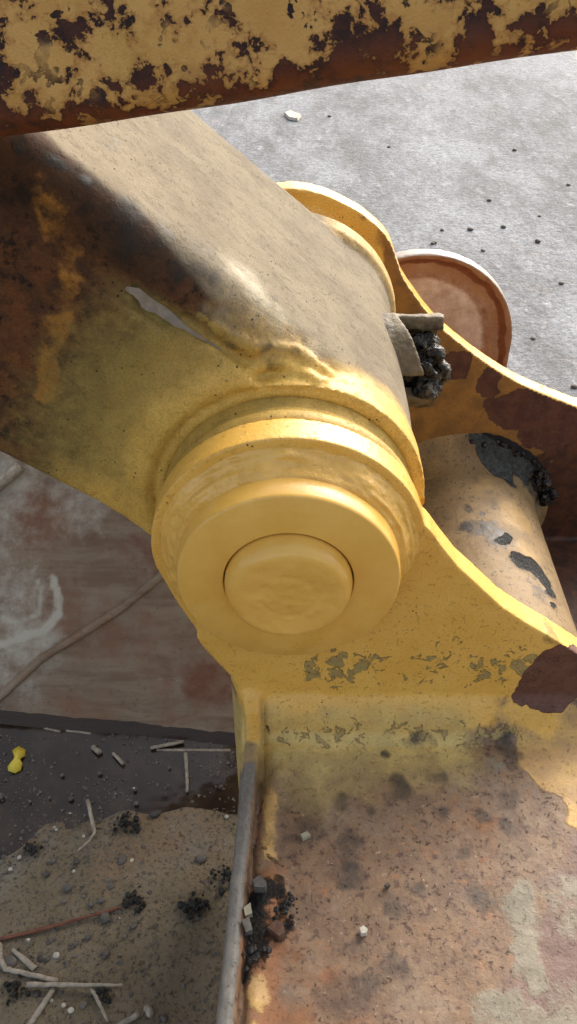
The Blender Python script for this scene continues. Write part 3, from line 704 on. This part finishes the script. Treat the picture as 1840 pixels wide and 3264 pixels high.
# raised boss, its weld and the pin
boss = obj('boss_ring', lathe([(.0411, .02), (.0411, .001), (.0417, .0003), (.0690, 0), (.0700, .0008), (.0706, .0025), (.0712, .012), (.0712, .034)], (PX, PZ), 160), m_fresh, bucket, sharp=40)
wp0 = np.array([(.0700, .0155), (.0735, .0172), (.0765, .0195), (.0795, .0235), (.0825, .0275), (.0850, .0302), (.0865, .034)])
tq = np.linspace(0, 1, 26); wpr = [(np.interp(t, np.linspace(0, 1, 7), wp0[:, 0]), np.interp(t, np.linspace(0, 1, 7), wp0[:, 1])) for t in tq]
wl = lathe(wpr, (PX, PZ-.001), 420); tt_ = np.tile(tq, 420)
wa = np.arctan2(wl[0][:, 2]-PZ, wl[0][:, 0])
cyl = np.stack([np.cos(wa)*.06, np.sin(wa)*.06, tt_*.055], 1)
k_ = (fbm(cyl, 55, 5, 3)-.5)*.0085+(vnoise(cyl*np.array([.5, .5, 3.]), 60, 8)-.5)*.0025+(fbm(cyl, 160, 15, 2)-.5)*.0012
k_ = k_*np.sin(np.pi*tt_)
wv = wl[0].copy(); wv[:, 1] -= k_*.8; rq_ = np.hypot(wv[:, 0], wv[:, 2]-PZ); wv[:, 0] *= 1+k_*.5/rq_; wv[:, 2] = PZ+(wv[:, 2]-PZ)*(1+k_*.5/rq_)
obj('boss_weld', (wv, wl[1]), m_weld, boss)
pprof = [(0.0002, -.0128)]+[(r_, -.0129) for r_ in np.arange(.002, .0331, .0012)]+[(.0345, -.0125), (.0365, -.0112), (.0385, -.0080), (.0396, -.0050), (.0402, -.0020), (.0403, -.0005), (.0401, .02)]
pn = lathe(pprof, (PX, PZ), 128)
pv2 = pn[0].copy(); rad_ = np.hypot(pv2[:, 0], pv2[:, 2]-PZ)
pv2[:, 1] += ((fbm(pv2, 55, 33, 4)-.5)*.0034+.0006*np.abs(np.sin(3*np.arctan2(pv2[:, 2]-PZ, pv2[:, 0])))*np.exp(-((rad_-.017)/.002)**2))*(1-sst(rad_, .034, .037))
pin_o = obj('pin', (pv2, pn[1]), m_fresh, bucket)
obj('pin_gap', lathe([(.0398, .006), (.0413, .006)], (PX, PZ), 64), simple('dark_gap', (C('#1a120a'), C('#241a10'), 60), .8), boss)
obj('pin_shaft', lathe([(.001, .02), (.040, .02), (.040, .455), (.001, .455)], (PX, PZ), 64), m_guard, pin_o)
# far ear
FY = .430
fo = [(x, z) for x, z in [at(*q, 'y', FY)[[0, 2]] for q in [(1840, 1297), (1750, 1262), (1661, 1224), (1610, 1195), (1559, 1162), (1508, 1126), (1457, 1086), (1420, 1055), (1385, 1020), (1355, 985), (1329, 948), (1305, 915), (1283, 880), (1266, 830), (1248, 775), (1228, 745), (1202, 719), (1155, 680), (1100, 650), (1040, 622), (980, 606), (931, 601)]]]
cx, cz = -.002, .397
left = [(cx+.095*math.cos(rad(a)), cz+.095*math.sin(rad(a))) for a in np.linspace(98, 200, 18)]
far_out = [(.46, .03), (.46, .215), (.40, .230), (.36, .241)]+fo+left+[(-.07, .33), (-.045, .28), (-.035, .24), (-.033, .03)]
fV, fF = fuse([extrude(far_out, FY, FY+.024), lathe([(.001, FY+.01), (.001, FY-.012), (.070, FY-.012), (.074, FY-.008), (.084, FY+.003), (.084, FY+.01)], (cx, cz), 96), box(.3, .46, .06, .44, .03, .05)], .0025, 3)
fN = normals(fV, fF); Wf = warp(fV, 18, .015)
x, y, z = fV.T
rf = np.hypot(x-cx, z-cz)
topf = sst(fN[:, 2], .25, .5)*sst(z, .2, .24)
uff = lambda sx, sy: at(sx, sy, 'y', FY)
fa = dict(oldp=np.clip(.9*(1-sst(Wf[:, 0], .2, .34))+.48*fbm(fV, 9, 3), 0, 1),
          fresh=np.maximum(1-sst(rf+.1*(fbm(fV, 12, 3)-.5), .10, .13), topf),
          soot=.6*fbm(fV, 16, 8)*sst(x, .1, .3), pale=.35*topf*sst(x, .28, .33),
          brown=.8*(1-topf)*blobs(warp(fV, 50, .010), [(uff(1460, 1160), .018), (uff(1435, 1155), .01), (uff(1560, 1220), .018), (uff(1620, 1310), .03), (uff(1720, 1290), .03), (uff(1750, 1350), .045)], .6))
fe, fea = (fV, fF), fa
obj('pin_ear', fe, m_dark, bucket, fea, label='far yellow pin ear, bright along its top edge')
# cross tube with grease, between the ears
TX, TZ, TR = .2044, .0953, .094
ys = np.concatenate([np.arange(.053, .425, .0022)]); prof = [(TR-.0005, yy) for yy in ys]
tube = lathe([(.001, .053)]+prof, (TX, TZ), 260)
tv = tube[0]
ut = lambda sx, sy: None
def on_tube(sx, sy, r=.094):
    u = sx*577/1840-288.5; v = sy*1024/3264-512
    d = np.array([u/FPX, math.cos(PITCH)-v/FPX*math.sin(PITCH), -math.sin(PITCH)-v/FPX*math.cos(PITCH)])
    ox, oz = CAM[0]-TX, CAM[2]-TZ; a = d[0]**2+d[2]**2; b = ox*d[0]+oz*d[2]; c = ox*ox+oz*oz-r*r
    disc = b*b-a*c
    if disc < 0: t = -b/a
    else: t = (-b-math.sqrt(disc))/a
    return CAM+t*d
tw = warp(tv, 50, .006)
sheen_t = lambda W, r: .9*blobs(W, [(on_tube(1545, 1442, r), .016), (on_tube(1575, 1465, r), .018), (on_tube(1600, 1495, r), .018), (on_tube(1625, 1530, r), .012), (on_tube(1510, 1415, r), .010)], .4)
ta = dict(oldp=.75*blobs(warp(tv, 20, .01), [(on_tube(1640, 1640), .03), (on_tube(1560, 1560), .03, .7), (on_tube(1680, 1750), .03, .8)], .8),
          soot=.9*np.maximum(blobs(tw, [(on_tube(1560, 1690), .020), (on_tube(1500, 1680), .016, .9), (on_tube(1600, 1720), .018, 1.), (on_tube(1490, 1620), .008, .9), (on_tube(1535, 1632), .006, .9), (on_tube(1590, 1618), .007, .9), (on_tube(1560, 1565), .008, .7), (on_tube(1590, 1575), .006, .5), (on_tube(1400, 1560), .012, .5), (on_tube(1440, 1640), .02, .5), (on_tube(1700, 2000), .014, .6), (on_tube(1720, 1890), .012, .8), (on_tube(1440, 1450), .016, .55), (on_tube(1380, 1455), .016, .55)], .6), .42*sst(fbm(tv, 35, 3), .4, .7)),
          tar=blobs(tw, [(on_tube(1660, 1790), .013), (on_tube(1690, 1800), .014), (on_tube(1715, 1825), .012), (on_tube(1735, 1855), .010), (on_tube(1755, 1890), .008), (on_tube(1765, 1930), .006)], .4),
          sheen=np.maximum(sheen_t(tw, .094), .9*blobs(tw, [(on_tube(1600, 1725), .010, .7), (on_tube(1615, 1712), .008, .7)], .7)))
tvn = tv.copy(); rd = np.stack([tv[:, 0]-TX, 0*tv[:, 0], tv[:, 2]-TZ], 1)/TR
tvn += rd*((fbm(tv, 60, 3, 3)-.5)*.001+.003*ta['tar']*fbm(tv, 150, 4, 2)+.0012*ta['soot']*(fbm(tv, 120, 5, 2)))[:, None]
tube_o = obj('cross_tube', (tvn, tube[1]), m_tube, bucket, ta)
tt = np.linspace(0, 1, 26)
fp = [(.0936+.0245*t**1.7, .388+.043*t**.75) for t in tt]+[(.118, .436)]
fl2 = lathe(fp, (TX, TZ), 320); fv = fl2[0]
fwp = warp(fv, 40, .007)
angf = np.degrees(np.arctan2(fv[:, 2]-TZ, fv[:, 0]-TX)); rf_ = np.hypot(fv[:, 0]-TX, fv[:, 2]-TZ)
an = angf+12*(fbm(fv, 40, 2)-.5); sect = sst(an, 6, 20)*(1-sst(an, 78, 98))
rw = rf_+.008*(fbm(fv, 60, 77)-.5)
lift = .014*sst(an, 62, 92)
tarf = sect*np.maximum(sst(rw, .1085+lift, .113+lift), (1-sst(an, 34, 44))*sst(rw, .0972, .1017))
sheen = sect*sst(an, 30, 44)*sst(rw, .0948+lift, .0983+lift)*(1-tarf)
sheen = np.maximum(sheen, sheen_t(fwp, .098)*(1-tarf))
edge_s = .8*sect*sst(rw, .0935+lift, .0967+lift)
nf = normals(fv, fl2[1])
fv2 = fv-nf*0+(np.stack([fv[:, 0]-TX, 0*angf, fv[:, 2]-TZ], 1)/rf_[:, None]+np.array([0, -1, 0]))*(tarf*(.002+.007*np.clip(fbm(fv, 110, 4, 3)-.35, 0, 1))+sheen*.001)[:, None]
obj('tube_fillet', (fv2, fl2[1]), m_tube, tube_o, dict(oldp=.5*(1-sect)+0*tarf, soot=np.maximum(edge_s, .4*fbm(fv, 40, 4)), tar=tarf, sheen=sheen))
rng = random.Random(5); gb = []
for k in range(34):
    a = rng.uniform(14, 40) if k < 22 else rng.uniform(40, 88)
    rr_ = rng.uniform(.106, .120) if a < 40 else rng.uniform(.114, .120)
    gb.append(ball((TX+rr_*math.cos(rad(a)), .418-.006*rng.random(), TZ+rr_*math.sin(rad(a))), rng.uniform(.0025, .0065) if a < 40 else rng.uniform(.002, .004), k, .4))
gbV, gbF = fuse(gb, .0011, 2)
gbV = gbV+normals(gbV, gbF)*((fbm(gbV, 200, 6, 3)-.5)*.004)[:, None]
obj('grease_ridge', (gbV, gbF), m_grease, tube_o)
# shell of the bucket under the top plate
obj('shell', join([box(-.034, .452, -.302, -.29, 0, .2), box(.44, .452, -.29, .05, 0, .2)]), m_dark, bucket, smooth=False)

# ------------------------------------------------------------------ rusty lug beyond the far ear
lug = thing('rusty_lug', 'rust brown round-ended steel lug with a raised pale rim, behind the far yellow ear', 'steel lug', (.157, .57, 0))
LC = (.157, .262)
def lug_poly(r, z0=0.): return [(LC[0]+r*math.cos(rad(a)), LC[1]+r*math.sin(rad(a))) for a in np.linspace(-5, 185, 40)]+[(LC[0]-r, z0), (LC[0]+r, z0)]
lo_, li_ = lug_poly(.116), lug_poly(.104)
n = len(lo_); rim = []
V = [(x, .548, z) for x, z in lo_]+[(x, .548, z) for x, z in lug_poly(.1135)]+[(x, .556, z) for x, z in lug_poly(.104)]+[(x, .558, z) for x, z in lug_poly(.094)]+[(x, .566, z) for x, z in lo_]
F = []
for a in range(3):
    F += [(a*n+i, a*n+(i+1) % n, (a+1)*n+(i+1) % n, (a+1)*n+i) for i in range(n-3)]+[(a*n+n-3, a*n+n-2, (a+1)*n+n-2, (a+1)*n+n-3), (a*n+n-1, a*n, (a+1)*n, (a+1)*n+n-1)]
F += [(4*n+i, 4*n+(i+1) % n, (i+1) % n, i) for i in range(n)]
F += [tuple(3*n+i for i in range(n)), tuple(4*n+n-1-i for i in range(n))]
import bmesh
def refine(V, F, cuts):
    bm = bmesh.new(); vs_ = [bm.verts.new(v) for v in V]
    for f in F: bm.faces.new([vs_[i] for i in f])
    bmesh.ops.triangulate(bm, faces=[f for f in bm.faces if len(f.verts) > 4])
    for _ in range(cuts): bmesh.ops.subdivide_edges(bm, edges=bm.edges[:], cuts=1, use_grid_fill=True)
    bm.verts.index_update()
    r = (np.array([v.co[:] for v in bm.verts]), [tuple(v.index for v in f.verts) for f in bm.faces]); bm.free(); return r
lV, lF = fuse([(np.array(V), F)], .002, 1)
lV_ = warp(lV, 30, .006)
rl0 = np.hypot(lV[:, 0]-LC[0], np.maximum(lV[:, 2]-LC[1], 0))
rl = np.hypot(lV_[:, 0]-LC[0], np.maximum(lV_[:, 2]-LC[1], 0))
m_lug = layered('rusty_lug_steel', (C('#ab876a'), C('#976b4c'), 30), .5, [
    (('pale', 1.4, 45, .3, 1.0), (C('#e0cab4'), C('#ceb49e'), 40), .35, 0.),
    (('oldp', 1.3, 60, .4, .9), (C('#bb9458'), C('#a67e4a'), 50), .5, 0.),
    (('dark', .7, 60, .4, .65), (C('#75442a'), C('#84502f'), 70), .6, 0.),
    (('edge', .5, 60, .4, .6), (C('#a89a8c'), C('#8f8277'), 80), .4, 0.)], grain=.25, coarse=(60, .002))
obj('lug_plate', (lV, lF), m_lug, lug, dict(pale=.95*(1-sst(rl, .078, .09))*(.6+.8*fbm(lV, 14, 3)), oldp=.55*np.exp(-((rl-.094)/.010)**2)+.45*(1-sst(rl, .07, .09)), dark=.8*np.exp(-((rl-.106)/.006)**2)+.45*np.exp(-((rl-.088)/.008)**2), edge=sst(rl0, .1135, .1155)))

# ------------------------------------------------------------------ link bar across the top
bar = thing('link_bar', 'thick ochre painted steel bar with dark rust chips, crossing above the arm', 'steel bar', (0, .045, .668))
sl = np.array([.9900, 0, .1411]); up = np.array([-.1411, 0, .9900])
Ps = []
def carc(cy, cz_, r, a0, a1, k=6):
    for a in np.linspace(rad(a0), rad(a1), k): Ps.append((cy+r*math.cos(a), cz_+r*math.sin(a)))
hb = .105
carc(.020+.016, .016, .016, 270, 180, 8); carc(.020+.014, hb-.014, .014, 180, 90); carc(.070-.014, hb-.014, .014, 90, 0); carc(.070-.016, .016, .016, 0, -90)
bs = []
for t in np.linspace(-.62, .62, 90):
    wv_ = .0004*math.sin(t*31)+.0003*math.sin(t*77)
    e = max(0, (abs(t)-.56)/.06); sc = math.sqrt(max(1-e*e, .02))
    bs.append(np.array([np.array([0, 0, .6735])+sl*t+up*((q[1]-hb/2)*sc+hb/2-.0002+wv_)+np.array([0, q[0], 0]) for q in Ps]))
obj('bar', loft(bs), m_bar, bar)

# ------------------------------------------------------------------ loose straw, twigs, stones
def gpt(sx, sy, h=0.): p = at(sx, sy, 'z', h); return p
def straw(px, r, label, mat=None, name='straw', cat='straw', h=.003, group='dry straws on the wet dirt', tip=1.):
    pts = np.array([gpt(*q, h) for q in px]); rs = np.random.RandomState(int(sum(map(sum, px))) % 9999)
    q = np.array([pts[i]*(1-t)+pts[i+1]*t for i in range(len(pts)-1) for t in np.linspace(0, 1, 6, endpoint=False)]+[pts[-1]])
    q += (rs.rand(*q.shape)-.5)*r*.25
    rad_s = r*np.linspace(1, tip, len(q))*(1+.12*(rs.rand(len(q))-.5))
    o = obj(name, sweep(q, rad_s, 8, .8, 1, .05), mat or m_straw)
    return tag(recentre(o), label, cat, group)
straw([(279, 2550), (299, 2640), (303, 2652), (285, 2680), (248, 2712)], .0021, 'bent grey straw with a sharp kink on the brown dirt', tip=.5)
straw([(592, 2400), (596, 2470), (597, 2524)], .0021, 'grey straw lying upright in the puddle next to the bucket edge', h=.001, tip=.7)
straw([(480, 2384), (586, 2363)], .0021, 'short grey straw in the puddle touching the foot of the steel sheet', h=.001)
straw([(500, 2391), (735, 2392)], .0017, 'long half-sunk straw along the puddle edge below the steel sheet', h=-.0025)
straw([(140, 2321), (192, 2333)], .0018, 'short half-sunk straw at the left of the puddle', h=-.003)
straw([(211, 2329), (291, 2339)], .002, 'half-sunk tan straw near the wet foot of the steel sheet', h=-.003)
straw([(294, 2379), (319, 2400)], .0026, 'short white straw chip floating in the puddle', h=.001, tip=1.3)
straw([(360, 2400), (394, 2435)], .0017, 'thin pale straw splinter floating in the puddle', h=.001, tip=1.4)
straw([(-20, 2999), (190, 2947), (381, 2893)], .0019, 'long reddish brown twig lying across the dirt', m_twig, 'twig', 'twig', group=None, tip=.7)
straw([(-2, 3010), (3, 3060), (18, 3088), (60, 3098), (186, 3127)], .0024, 'curved pale straw hooked at its left end')
straw([(40, 3026), (112, 3088)], .0018, 'short pale straw pointing down above the curved straw', tip=1.6)
straw([(84, 3138), (250, 3139), (391, 3140)], .0024, 'long straight grey straw lying level on the dirt', tip=.5, h=.0055)
straw([(80, 3290), (174, 3147)], .0027, 'pale straw slanting down to the left from the level straw')
straw([(291, 3147), (320, 3205), (343, 3256)], .002, 'straw slanting down to the right from the level straw', tip=.5)
straw([(370, 3275), (443, 3232)], .0026, 'pale cut straw in front at the bottom of the dirt')
straw([(468, 3210), (484, 3236)], .0034, 'tiny straw stub on the dirt beside the cut straw')
rod = [on_sheet(-40, 1590, .006), on_sheet(10, 1540, .006), on_sheet(70, 1490, .006)]
o = obj('stick', sweep(np.array(rod), .0062, 10), m_straw); tag(recentre(o), 'pale wooden stick lying on the steel sheet under the arm', 'stick')
# flake of yellow paint
fk = [gpt(*q, -.001) for q in [(40, 2395), (62, 2385), (82, 2392), (80, 2408), (66, 2424), (74, 2440), (66, 2455), (48, 2465), (28, 2462), (26, 2448), (38, 2434), (46, 2418)]]
fk = np.array(fk); cen = fk.mean(0); ringm = cen+(fk-cen)*.5
zr = np.array([.002+.002*math.sin(i*1.7) for i in range(len(fk))])
V = np.concatenate([fk+np.stack([0*zr, 0*zr, zr], 1), ringm+np.array([0, 0, .006]), [cen+np.array([0, 0, .0055])], fk+np.stack([0*zr, 0*zr, zr-.0012], 1)]); n = len(fk)
F = [(i, (i+1) % n, n+(i+1) % n, n+i) for i in range(n)]+[(n+i, n+(i+1) % n, 2*n) for i in range(n)]+[(2*n+1+i, 2*n+1+(i+1) % n, (i+1) % n, i) for i in range(n)]+[tuple(2*n+1+n-1-i for i in range(n))]
tag(recentre(obj('paint_flake', (V, F), m_flake)), 'curled bright yellow paint flake lying in the puddle', 'paint flake')
# stones on the dirt
def stone(name, sx, sy, r, label, cat, mat, group=None, flat=.55, h=0., seed=None, el=1.):
    r *= .52; p = gpt(sx, sy, h); seed = seed if seed is not None else int(sx*7+sy)
    b = ball((0, 0, 0), r, seed, .35, 2, (el, 1, flat), .9)
    a = (seed*37 % 360); ca, sa = math.cos(rad(a)), math.sin(rad(a)); V = b[0]@np.array([[ca, sa, 0], [-sa, ca, 0], [0, 0, 1]])
    o = obj(name, (V+np.array([p[0], p[1], p[2]+r*flat*.55]), b[1]), mat, smooth=(mat is m_stone))
    return tag(recentre(o), label, cat, group)
K = .62
SM = lambda x, y: (x*K, 2400+y*K)
single = [(800, 315, .0082, 'smooth grey oval pebble at the shore of the puddle', 1.5), (1035, 545, .0078, 'dark pointed pebble on bare dirt left of the bucket edge', 1.4), (540, 845, .009, 'dark flat stone touching the reddish twig', 1.4), (55, 1080, .011, 'round grey stone beside the hooked straw', 1.2), (350, 695, .0085, 'black rounded stone on the dirt above the twig', 1.2), (630, 550, .0085, 'grey brown flat stone beside a small pale crumb', 1.4), (545, 1035, .0065, 'small grey flat stone below the twig', 1.3), (1070, 1015, .0045, 'small dark triangular stone by itself on the dirt', 1.3)]
for (x, y, r, lb, el) in single: stone('pebble', *SM(x, y), r, lb, 'pebble', m_stone, el=el)
g_p = 'small dark pebbles scattered on the dirt'
for (x, y, r) in [(275, 555, .006), (240, 625, .006), (395, 560, .006), (165, 490, .006), (570, 690, .007), (555, 655, .006), (740, 620, .005), (455, 950, .006), (250, 975, .005), (470, 780, .006), (515, 345, .0045), (700, 260, .005), (365, 235, .006), (1135, 175, .005), (740, 485, .005), (1020, 845, .0055), (690, 890, .006), (640, 945, .004), (210, 1060, .006), (245, 1065, .005), (385, 1045, .004), (390, 985, .004), (190, 1240, .006), (430, 1300, .006), (670, 1240, .004), (845, 1365, .006), (810, 1240, .003), (5, 225, .008), (155, 250, .003), (695, 190, .004), (870, 75, .003), (255, 230, .003), (320, 115, .004), (515, 105, .005), (910, 490, .003), (1085, 480, .003), (935, 590, .004), (740, 460, .003), (720, 655, .004), (430, 740, .004), (330, 765, .005), (520, 760, .006), (770, 720, .005), (320, 1235, .003), (500, 1130, .003), (1090, 1165, .0025), (965, 495, .003), (610, 850, .0025), (1085, 1175, .002)]:
    stone('pebble', *SM(x, y), r, 'small dark pebble scattered on the brown dirt beside the bucket', 'pebble', m_stone, g_p)
g_l = 'pale crumbs scattered on the dirt'
for (x, y, r) in [(290, 1045, .0055), (365, 1325, .005), (290, 395, .003), (430, 430, .003), (380, 610, .003), (680, 555, .004), (675, 750, .003), (210, 490, .0022), (55, 600, .004), (1165, 330, .0035), (145, 965, .004), (265, 1275, .003), (330, 1300, .004), (615, 850, .002), (690, 185, .003), (100, 540, .004), (360, 310, .002), (280, 385, .003)]:
    stone('crumb', *SM(x, y), r, 'pale stone crumb scattered on the brown dirt beside the bucket', 'stone crumb', m_pale, g_l, .7)
def clump(sx, sy, r, label, seed, h=0., spread=1.):
    rng = random.Random(seed); L = []; p = gpt(sx, sy, h)
    for k in range(34):
        a = rng.random()*6.28; d = r*spread*rng.random()
        L.append(ball((p[0]+d*math.cos(a), p[1]+d*math.sin(a), p[2]+.2*r+.35*r*rng.random()*(1-d/r/spread)), r*(.09+.19*rng.random()**2), seed+k, .4, 1))
    V, F = join(L); return tag(recentre(obj('tar_clump', (V, F), m_clump, smooth=False)), label, 'tar clump')
clump(*SM(1150, 650), .014, 'black tarry clump tucked against the bucket edge', 11)
clump(*SM(1003, 800), .014, 'black star-shaped tarry clump alone on the dirt', 12)
clump(*SM(690, 770), .012, 'black grainy clump at the right end of the reddish twig', 13)
clump(*SM(650, 385), .013, 'loose black crumbs near the shore of the puddle', 14, spread=1.3)
clump(*SM(530, 1230), .010, 'black clump between the two slanting straws', 15)
clump(*SM(90, 1225), .011, 'black clump below the curved straw at the left', 16, spread=1.2)
clump(*SM(175, 500), .009, 'black clump on the dirt at the left of the bent straw', 17)
# grit: uncountable
rng = np.random.RandomState(4); gv = []; gf = []; o_ = 0
tet = np.array([(1, 1, 1), (-1, -1, 1), (-1, 1, -1), (1, -1, -1)])*.6
for k in range(5200):
    x_ = rng.uniform(-.42, -.02); y_ = rng.uniform(-.2, .17)
    if vnoise(np.array([[x_, y_, 0]]), 22, 5)[0] < .38 and rng.rand() < .75: continue
    r_ = .0007+.0016*rng.rand()**3
    R_ = np.linalg.qr(rng.randn(3, 3))[0]
    gv.append(tet@R_*r_*np.array([1.3, 1.3, .9])+np.array([x_, y_, max(gz(np.array([[x_, y_, 0.]]))[0], -.0024)+r_*.3])); gf += [(o_, o_+1, o_+2), (o_, o_+3, o_+1), (o_, o_+2, o_+3), (o_+1, o_+3, o_+2)]; o_ += 4
gr = obj('grit', (np.concatenate(gv), gf), m_stone, smooth=False); gr['kind'] = 'stuff'; tag(gr, 'fine dark grit strewn over the dirt and puddle edge', 'grit')
# chips on the top plate
def chip(px, zc, label, mat, th=.003, name='paint_chip', cat='paint chip', tilt=0.):
    c = [at(*q, 'z', zc) for q in px]; n = len(c); c = np.array(c); hi = c+np.array([0, 0, th]); cm = c.mean(0)
    hi = cm+(hi-cm)*np.array([.9, .9, 1]); hi[:, 2] = zc+th+tilt*(hi[:, 0]-cm[0])
    V = np.concatenate([c, hi]); F = [tuple(range(n-1, -1, -1)), tuple(range(n, 2*n))]+[(i, (i+1) % n, (i+1) % n+n, i+n) for i in range(n)]
    return tag(recentre(obj(name, (V, F), mat, smooth=False)), label, cat)
chip([(1064, 2318), (1078, 2303), (1100, 2312), (1113, 2330), (1095, 2346), (1072, 2336)], .2275, 'greenish grey paint chip on the yellow tinted part of the top plate', m_chip)
chip([(957, 2665), (980, 2655), (992, 2668), (966, 2682)], .2275, 'grey flat chip in the dark stain on the top plate', m_chip)
chip([(1143, 2966), (1158, 2957), (1172, 2968), (1168, 2982), (1152, 2986)], .2275, 'small bright stone chip in the middle of the rusty top plate', m_pale, .004, 'stone_chip', 'stone chip')
chip([(1225, 2825), (1236, 2818), (1245, 2826), (1234, 2836)], .2275, 'small dark grit chip above the bright stone chip', m_stone, .003, 'stone_chip', 'stone chip')
chip([(804, 2820), (830, 2803), (852, 2826), (848, 2846), (812, 2845)], .233, 'grey rounded stone on top of the black grease along the bucket edge', m_stone, .007, 'stone_chip', 'stone chip')
chip([(776, 2900), (800, 2884), (806, 2922), (782, 2930)], .234, 'flat grey stone bedded in the black grease', m_chip, .004, 'stone_chip', 'stone chip', .1)
chip([(770, 2945), (795, 2930), (808, 2975), (785, 2985)], .234, 'dark flat stone at the lower end of the black grease', m_stone, .005, 'stone_chip', 'stone chip', -.1)
chip([(850, 2965), (880, 2940), (905, 2955), (912, 2990), (890, 3000)], .231, 'curled rusty scale beside the black grease', simple('rust_scale', (C('#6b5a48'), C('#5a3a28'), 100), .7), .006, 'rust_scale', 'rust scale', .25)
clump(905, 2900, .009, 'black grease crumbs on the top plate beside the scale', 31, .228, 1.2)
clump(800, 3035, .010, 'black grease lump at the low end of the bucket edge', 32, .232, 1.1)
# crumbs on the concrete
chip([(905, 365), (925, 358), (962, 372), (950, 386), (922, 382)], .002, 'pale flat flake lying on the concrete below the bar', m_pale, .008, 'stone_flake', 'stone flake')
for (x, y, r) in [(1500, 733, .014), (1605, 726, .012), (1715, 772, .015), (1410, 735, .01), (1385, 775, .012), (1380, 778, .01), (1540, 800, .01), (1812, 590, .011), (1720, 690, .008), (1480, 840, .009), (1050, 372, .012), (1240, 470, .01), (1640, 480, .012), (1560, 640, .012), (1790, 905, .012), (1700, 1080, .01), (1830, 1235, .012)]:
    stone('pebble', x, y, r, 'small dark crumb lying on the pale concrete', 'pebble', m_stone, 'dark crumbs on the concrete', .6)

for o in bpy.data.objects:
    if '_o' in o: del o['_o']
